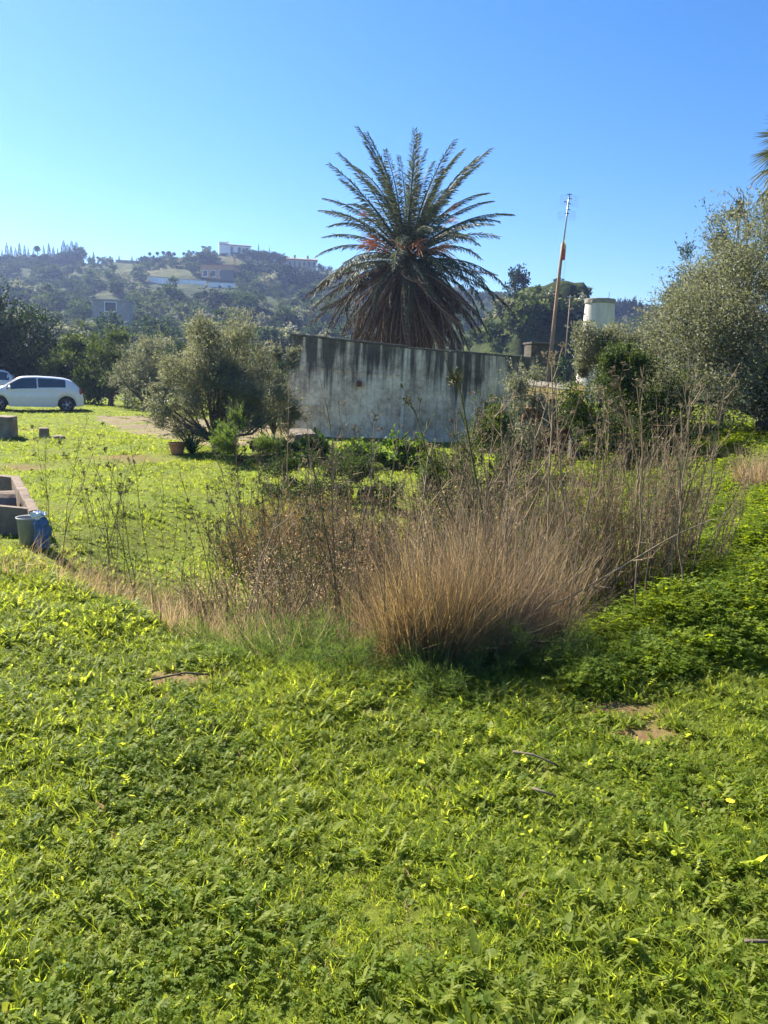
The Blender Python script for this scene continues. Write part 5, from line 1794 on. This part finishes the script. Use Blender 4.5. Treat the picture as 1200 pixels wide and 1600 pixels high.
def feathery(name, label, p, hgt, n, seed, rad=0.16):
    g = np.random.default_rng(seed)
    root = empty(name, p, label, 'fennel')
    b = MB()
    pos, dr = [], []
    for k in range(26):
        a = g.uniform(0, 6.28)
        e0 = g.uniform(0.5, 1.4)
        L = hgt * g.uniform(0.6, 1.1)
        s = np.array([math.cos(a), math.sin(a), 0]) * rad * g.uniform(0, 1)
        d = np.array([math.cos(a) * math.cos(e0), math.sin(a) * math.cos(e0), math.sin(e0)])
        t = np.linspace(0, 1, 5)[:, None]
        P = s + d * t * L + np.array([math.cos(a), math.sin(a), -0.6]) * t ** 2 * L * 0.22
        b.tube(P, [0.004, 0.003, 0.0024, 0.0018, 0.001], 3, False, 0.6)
        u = g.uniform(0.2, 1, n // 26)
        ii = np.minimum((u * 4).astype(int), 3)
        ff = (u * 4 - ii)[:, None]
        pos.append(P[ii] * (1 - ff) + P[ii + 1] * ff + g.normal(0, 0.02, (len(u), 3)))
        dr.append(d + g.normal(0, 0.8, (len(u), 3)))
    pos, dr = np.concatenate(pos), np.concatenate(dr)
    V, F = leaf_soup(pos, dr, 0.075 * g.uniform(0.5, 1.2, len(pos)), 0.0028, g)
    b.add(V, F, np.repeat(g.uniform(0.1, 0.8, len(pos)), 4))
    b.build('foliage', M['fennel'], root, kind='stuff')
    return root


for k, (x_, y_, d_, h_, lab) in enumerate((
        (400, 1025, 4.35, 0.34, 'feathery green fennel at the lawn edge, leftmost of its row'),
        (455, 1030, 4.3, 0.38, 'feathery fennel second from the left in the edge row'),
        (505, 1035, 4.32, 0.36, 'feathery fennel below the long leaning stem'),
        (555, 1035, 4.3, 0.30, 'feathery fennel touching the left side of the golden clump'),
        (688, 1040, 4.0, 0.20, 'small grey green fennel sprig before the golden clump'),
        (845, 1010, 4.4, 0.42, 'dark feathery fennel in the shade right of the golden clump'),
        (785, 1000, 4.4, 0.40, 'feathery fennel between the two dry clumps'),
        (360, 990, 4.8, 0.34, 'feathery fennel behind the left end of the edge row'),
        (530, 950, 5.6, 0.55, 'taller fennel in the brush behind the edge row'),
        (510, 880, 6.4, 0.6, 'fennel tuft deep in the brush below the tank'))):
    feathery('fennel_plant', lab, stand(x_, y_, d_), h_, 2600, 600 + k)

# ------------------------------------------------------------------ lawn and ground cover (scattered real leaves)
def proto(name, b, mat):
    return bpy.data.objects.new(name, b.mesh(name, mat, True))


def strip_leaf(b, base, az, el, L, W, prof, droop, fold, tint, roll=0.0):
    n = len(prof)
    t = np.linspace(0, 1, n)
    e = el - droop * t ** 1.3
    seg = L / (n - 1)
    c = np.zeros((n, 3))
    c[0] = base
    h = np.array([math.cos(az), math.sin(az), 0])
    for i in range(1, n):
        c[i] = c[i - 1] + seg * (h * math.cos(e[i]) + np.array([0, 0, math.sin(e[i])]))
    s = np.array([-math.sin(az), math.cos(az), 0]) * math.cos(roll) + np.array([0, 0, math.sin(roll)])
    w = np.asarray(prof)[:, None] * W * 0.5
    lift = np.array([0, 0, 1]) * fold
    V = np.concatenate([c - s * w + lift * w, c, c + s * w + lift * w])
    F = [[i, i + 1, n + i + 1, n + i] for i in range(n - 1)] + [[n + i, n + i + 1, 2 * n + i + 1, 2 * n + i] for i in range(n - 1)]
    b.add(V, F, tint)
    return c[-1]


def grass_tuft(seed, nb=15, h=0.13, mat='grass'):
    g = np.random.default_rng(seed)
    b = MB()
    n = nb
    pos = np.stack([g.normal(0, 0.018, n), g.normal(0, 0.018, n), 0 * np.ones(n) - 0.005], 1)
    d = np.stack([g.normal(0, 0.35, n), g.normal(0, 0.35, n), np.ones(n)], 1)
    bend = np.stack([g.normal(0, 0.45, n), g.normal(0, 0.45, n), -g.uniform(0, 0.4, n)], 1)
    V, F = blade_soup(pos, d, bend, h * g.uniform(0.45, 1.15, n), 0.0058 * g.uniform(0.7, 1.3, n), g)
    b.add(V, F, np.repeat(g.uniform(0.1, 0.75, n), 5))
    return proto('grass_tuft', b, M[mat])


def broad_grass(seed, nb=8, h=0.15):
    g = np.random.default_rng(seed)
    b = MB()
    for _ in range(nb):
        a = g.uniform(0, 6.28)
        strip_leaf(b, (g.normal(0, 0.015), g.normal(0, 0.015), 0), a, g.uniform(0.9, 1.5), h * g.uniform(0.6, 1.1), 0.013 * g.uniform(0.7, 1.2), (0.6, 1, 0.9, 0.55, 0.05), g.uniform(0.2, 1.3), 0.35, g.uniform(0.15, 0.75))
    return proto('broad_grass', b, M['grass'])


def rosette(seed, nl=8, L=0.10, W=0.04):
    g = np.random.default_rng(seed)
    b = MB()
    for k in range(nl):
        a = k * GA + g.normal(0, 0.3)
        strip_leaf(b, (0, 0, 0.0), a, g.uniform(0.35, 1.35), L * g.uniform(0.6, 1.2), W * g.uniform(0.7, 1.2), (0.12, 0.25, 0.8, 1.0, 0.75, 0.08), g.uniform(0.2, 1.1), g.uniform(0.0, 0.35), g.uniform(0.1, 0.8), g.normal(0, 0.35))
    return proto('broadleaf_rosette', b, M['herb'])


def lobed(seed, nl=7, L=0.11):
    """deeply cut daisy leaves"""
    g = np.random.default_rng(seed)
    b = MB()
    for k in range(nl):
        a = k * GA + g.normal(0, 0.3)
        e = g.uniform(0.5, 1.35)
        l = L * g.uniform(0.65, 1.15)
        dr = g.uniform(0.2, 0.9)
        tn = g.uniform(0.1, 0.8)
        strip_leaf(b, (0, 0, 0), a, e, l, 0.010, (0.7, 0.8, 1, 0.9, 0.2), dr, 0.1, tn)
        for u in (0.4, 0.58, 0.76, 0.92):
            el = e - dr * u ** 1.3
            p = np.array([math.cos(a) * math.cos(e - dr * 0.3) * l * u, math.sin(a) * math.cos(e - dr * 0.3) * l * u, math.sin(e - dr * 0.4) * l * u])
            for s in (-1, 1):
                strip_leaf(b, p, a + s * g.uniform(0.7, 1.1), el * 0.6 + 0.15, l * 0.30 * g.uniform(0.8, 1.2), 0.013, (0.5, 1.0, 0.8, 0.1), 0.3, 0.2, tn)
    return proto('lobed_leaf_plant', b, M['herb'])


def trefoil(seed, ns=9, h=0.09, ls=0.016, spread=0.045):
    g = np.random.default_rng(seed)
    b = MB()
    for _ in range(ns):
        x, y = g.normal(0, spread, 2)
        z = h * g.uniform(0.55, 1.15)
        b.tube([(x * 0.3, y * 0.3, 0), (x, y, z)], 0.0011, 3, False, 0.7)
        a0 = g.uniform(0, 6.28)
        tn = g.uniform(0.1, 0.8)
        tl = g.normal(0, 0.25)
        for k in range(3):
            a = a0 + k * 2.094
            l = ls * g.uniform(0.85, 1.2)
            c, s = math.cos(a), math.sin(a)
            dz = tl * math.cos(a) * l + g.normal(0, 0.002)
            P = np.array([(x, y, z), (x + c * l * 0.75 - s * l * 0.6, y + s * l * 0.75 + c * l * 0.6, z + dz * 0.8 + 0.002), (x + c * l * 0.92, y + s * l * 0.92, z + dz - 0.002), (x + c * l * 0.75 + s * l * 0.6, y + s * l * 0.75 - c * l * 0.6, z + dz * 0.8 + 0.002)])
            b.add(P, [[0, 1, 2], [0, 2, 3]][0:2], tn)
    return proto('trefoil_tuft', b, M['clover'])


def scatter(name, protos, pts, rot, scl, pid, kind='stuff', label=None, cat=None):
    me = bpy.data.meshes.new(name)
    me.vertices.add(len(pts))
    me.vertices.foreach_set('co', np.asarray(pts, np.float32).ravel())
    a = me.attributes.new('rot', 'FLOAT_VECTOR', 'POINT')
    a.data.foreach_set('vector', np.asarray(rot, np.float32).ravel())
    a = me.attributes.new('scl', 'FLOAT', 'POINT')
    a.data.foreach_set('value', np.asarray(scl, np.float32))
    a = me.attributes.new('pid', 'INT', 'POINT')
    a.data.foreach_set('value', np.asarray(pid, np.int32))
    o = link(name, me, kind=kind, label=label, cat=cat)
    ng = bpy.data.node_groups.new(name, 'GeometryNodeTree')
    ng.interface.new_socket('Geometry', in_out='INPUT', socket_type='NodeSocketGeometry')
    ng.interface.new_socket('Geometry', in_out='OUTPUT', socket_type='NodeSocketGeometry')
    gi, go = ng.nodes.new('NodeGroupInput'), ng.nodes.new('NodeGroupOutput')
    L = ng.links.new

    def attr(nm, ty):
        n = ng.nodes.new('GeometryNodeInputNamedAttribute')
        n.data_type = ty
        n.inputs['Name'].default_value = nm
        return n.outputs['Attribute']

    ar, asc, ap = attr('rot', 'FLOAT_VECTOR'), attr('scl', 'FLOAT'), attr('pid', 'INT')
    e2r = ng.nodes.new('FunctionNodeEulerToRotation')
    L(ar, e2r.inputs[0])
    jn = ng.nodes.new('GeometryNodeJoinGeometry')
    for k, p in enumerate(protos):
        oi = ng.nodes.new('GeometryNodeObjectInfo')
        oi.inputs['Object'].default_value = p
        oi.inputs['As Instance'].default_value = False
        cp = ng.nodes.new('FunctionNodeCompare')
        cp.data_type = 'INT'
        cp.operation = 'EQUAL'
        L(ap, cp.inputs[2])
        cp.inputs[3].default_value = k
        ip = ng.nodes.new('GeometryNodeInstanceOnPoints')
        L(gi.outputs[0], ip.inputs['Points'])
        L(cp.outputs[0], ip.inputs['Selection'])
        L(oi.outputs['Geometry'], ip.inputs['Instance'])
        L(e2r.outputs[0], ip.inputs['Rotation'])
        L(asc, ip.inputs['Scale'])
        L(ip.outputs[0], jn.inputs[0])
    L(jn.outputs[0], go.inputs[0])
    o.modifiers.new('scatter', 'NODES').node_group = ng
    return o


def rots(n, tilt=0.16):
    return np.stack([rng.normal(0, tilt, n), rng.normal(0, tilt, n), rng.uniform(0, 6.28, n)], 1)


def pick(w, n):
    """choose a prototype for each point from unequal weights, w (n,k)"""
    c = np.cumsum(w, 1)
    u = rng.uniform(0, 1, n)[:, None] * c[:, -1:]
    return (u > c).sum(1)


PR = [grass_tuft(1), grass_tuft(2, 18, 0.11), grass_tuft(3, 12, 0.16), broad_grass(4), broad_grass(5, 7, 0.12),
      rosette(6), rosette(7, 7, 0.08, 0.036), rosette(8, 6, 0.13, 0.05), lobed(9), lobed(10, 8, 0.09), trefoil(11), trefoil(12, 10, 0.07, 0.015), grass_tuft(13, 9, 0.11, 'straw')]


def weights(x, y, n, far=False):
    g1 = np.clip(0.5 + 0.5 * wob(x, y, 1.7, 8), 0.05, 1)
    g2 = np.clip(0.5 + 0.6 * wob(x, y, 2.6, 13), 0.05, 1)
    g3 = np.clip(0.5 + 0.6 * wob(x, y, 1.2, 18), 0.05, 1)
    w = np.stack([2.0 * g1, 1.9 * g1, 1.0 * g1, 0.9 * g1 * g2, 0.9 * g1, 0.4 * g2, 1.6 * g2, 0.07 * g2, 1.3 * g3, 1.7 * g3, 0.6 * (1.1 - g1), 0.7 * (1.1 - g1), 0.10 + 0.25 * (1 - g2) * (1 - g3)], 1)
    return w


# near lawn
n = 84000
u = rng.uniform(0, 1, n)
r = (1.0 ** 1.5 + u * (9.0 ** 1.5 - 1.0)) ** (1 / 1.5)
a = rng.uniform(R(-44), R(44), n)
x, y = r * np.sin(a), r * np.cos(a)
ye = np.interp(x, EDGE_X, EDGE_Y)
keep = (y < ye + 0.35 + rng.normal(0, 0.12, n)) & (rng.uniform(0, 1, n) > bare_w(x, y) * 1.15)
x, y, r = x[keep], y[keep], r[keep]
n = len(x)
hgt = np.clip(1.0 + 0.32 * wob(x, y, 0.9, 2) + 0.18 * wob(x, y, 0.35, 22), 0.5, 1.6)
scatter('lawn', PR, np.stack([x, y, H(x, y) - 0.004], 1), rots(n), hgt * rng.uniform(0.42, 0.82, n) * (0.74 + 0.05 * r), pick(weights(x, y, n), n))

# rough grass in the ditch and the far lawn
n = 95000
u = rng.uniform(0, 1, n)
r = (5.0 ** 0.8 + u * (52 ** 0.8 - 5.0 ** 0.8)) ** (1 / 0.8)
a = rng.uniform(R(-40), R(32), n)
x, y = r * np.sin(a), r * np.cos(a)
ye = np.interp(x, EDGE_X, EDGE_Y)
keep = (y > ye + 0.1) & ~((x > 1.6) & (y < 17)) & (rng.uniform(0, 1, n) > bare_w(x, y) * 1.05) & (~in_drive(x, y) | (rng.uniform(0, 1, n) < 0.16)) & ~((y > 21.3) & (y < 27) & (x > -2.6))
x, y, r = x[keep], y[keep], r[keep]
n = len(x)
w = weights(x, y, n)
w[:, 5:7] *= 0.35
w[:, 7] = 0
sc = np.clip(0.85 + 0.25 * wob(x, y, 1.6, 2), 0.4, 1.3) * rng.uniform(0.7, 1.2, n) * np.interp(r, [5, 10, 20, 50], [0.62, 0.58, 0.8, 1.25]) * np.where(r > 24, 0.75, 1)
scatter('far_lawn', PR, np.stack([x, y, H(x, y) - 0.006], 1), rots(n), sc, pick(w, n))

# trefoil cover on the right bank
CP = [trefoil(21, 14, 0.12, 0.020, 0.06), trefoil(22, 12, 0.10, 0.019, 0.055), trefoil(23, 12, 0.14, 0.021, 0.06), grass_tuft(24, 8, 0.16), rosette(25, 6, 0.09, 0.03)]
n = 23000
x = rng.uniform(0.95, 9.5, n)
y = 3.95 + (rng.uniform(0, 1, n) ** 1.5) * 12.5
keep = (np.abs(np.arctan2(x, y)) < R(42)) & (x > 1.05 + 0.25 * wob(x, y, 1.1, 4) + 0.10 * (y - 4.4)) & (y > np.interp(x, EDGE_X, EDGE_Y) - 0.1)
x, y = x[keep], y[keep]
n = len(x)
w = np.tile(np.array([[1.0, 1.0, 0.9, 0.06, 0.08]]), (n, 1))
scatter('trefoil_cover', CP, np.stack([x, y, H(x, y) - 0.01], 1), rots(n, 0.2), rng.uniform(0.75, 1.25, n) * (1 + 0.03 * (y - 4)), pick(w, n))

# low scrub that covers the slopes as one mass
HP = [bpy.data.objects.new('scrub_clump', m_) for m_ in shr]
n = 5200
r = np.sqrt(rng.uniform(66 ** 2, 385 ** 2, n))
a = rng.uniform(R(-40), R(34), n)
x, y = r * np.sin(a), r * np.cos(a)
dens = np.clip(0.62 + 0.75 * wob(x, y, 46, 30) + 0.35 * wob(x, y, 17, 12), 0.06, 1)
pxs, pys = pixel_of(np.stack([x, y, H(x, y)], 1))
keep = (rng.uniform(0, 1, n) < dens) & ~blocks_view(pxs, pys) & ~((pxs > 790) & (pxs < 930) & (r > 80) & (r < 150))
x, y, r = x[keep], y[keep], r[keep]
n = len(x)
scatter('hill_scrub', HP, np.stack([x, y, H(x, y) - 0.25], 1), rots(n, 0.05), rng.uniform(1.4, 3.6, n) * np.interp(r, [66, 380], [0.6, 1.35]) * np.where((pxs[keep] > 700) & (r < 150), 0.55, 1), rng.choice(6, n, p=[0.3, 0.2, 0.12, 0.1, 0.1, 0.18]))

# yellow flowers and loose sticks
def flower(px, py, label, h=0.14):
    p = ground_at(px, py)
    root = empty('yellow_flower', p, label, 'flower', None)
    MB().tube([(0, 0, 0), (0.005, 0, h)], 0.0018, 4, False).build('stem', M['greenstem'], root)
    b = MB()
    for k in range(9):
        strip_leaf(b, (0.005, 0, h), k * 0.7, 0.5, 0.017, 0.011, (0.5, 1, 0.9, 0.3), 0.6, 0.1, 0.5)
    b.build('petals', M['yellowpetal'], root)


flower(1132, 1310, 'tiny yellow flower in the lawn at the right')
flower(987, 962, 'yellow flower in the shade right of the golden clump', 0.16)
flower(1172, 905, 'yellow flower on the green bank at the right', 0.18)
flower(1190, 830, 'yellow flower high on the bank near the right edge', 0.18)
for k, (pts, lab) in enumerate(((((800, 1195), (832, 1205), (868, 1220)), 'grey stick lying in the lawn right of centre'), (((830, 1258), (866, 1272)), 'thin pale twig lying below the grey stick'), (((230, 1082), (290, 1068), (325, 1075)), 'brown twig on the bare soil patch at the left'), (((1150, 1580), (1210, 1574)), 'pale stick poking in at the bottom right corner'))):
    P = np.array([ground_at(a, b) + [0, 0, 0.06] for a, b in pts])
    o0 = P[0].copy()
    MB().tube(P - o0, np.linspace(0.006, 0.0035, len(P)), 6).build('stick', M['bark'], None, smooth=True, loc=tuple(o0), label=lab, cat='stick')

# ------------------------------------------------------------------ say which one, where a small group can be counted from the left
ORD = 'first second third fourth fifth sixth seventh eighth ninth tenth eleventh twelfth thirteenth fourteenth fifteenth sixteenth seventeenth eighteenth nineteenth twentieth'.split() + ['twenty-' + w_ for w_ in 'first second third fourth fifth'.split()]
bpy.context.view_layer.update()
rows_ = {}
for o_ in scene.objects:
    if o_.parent is None and o_.get('group') and o_.get('label') and o_.get('category') != 'car':
        rows_.setdefault((o_['group'], o_['label']), []).append(o_)
for (g_, l_), os_ in rows_.items():
    if 1 < len(os_) <= 25:
        os_.sort(key=lambda o: pixel_of(np.array([o.location]))[0][0])
        for k, o_ in enumerate(os_):
            o_['label'] = l_ + ', ' + ('leftmost' if k == 0 else 'rightmost' if k == len(os_) - 1 else ORD[k] + ' from the left')

# ------------------------------------------------------------------ air
hm = bpy.data.materials.new('haze_air')
hm.use_nodes = True
hn = hm.node_tree
hn.nodes.clear()
ho = hn.nodes.new('ShaderNodeOutputMaterial')
pv = hn.nodes.new('ShaderNodeVolumePrincipled')
pv.inputs['Color'].default_value = (0.42, 0.57, 1.0, 1)
pv.inputs['Density'].default_value = HAZE
pv.inputs['Anisotropy'].default_value = 0.45
hn.links.new(pv.outputs[0], ho.inputs['Volume'])
MB().box((0, 0, 42), (1900, 1900, 92)).build('haze', hm, None, kind='stuff')
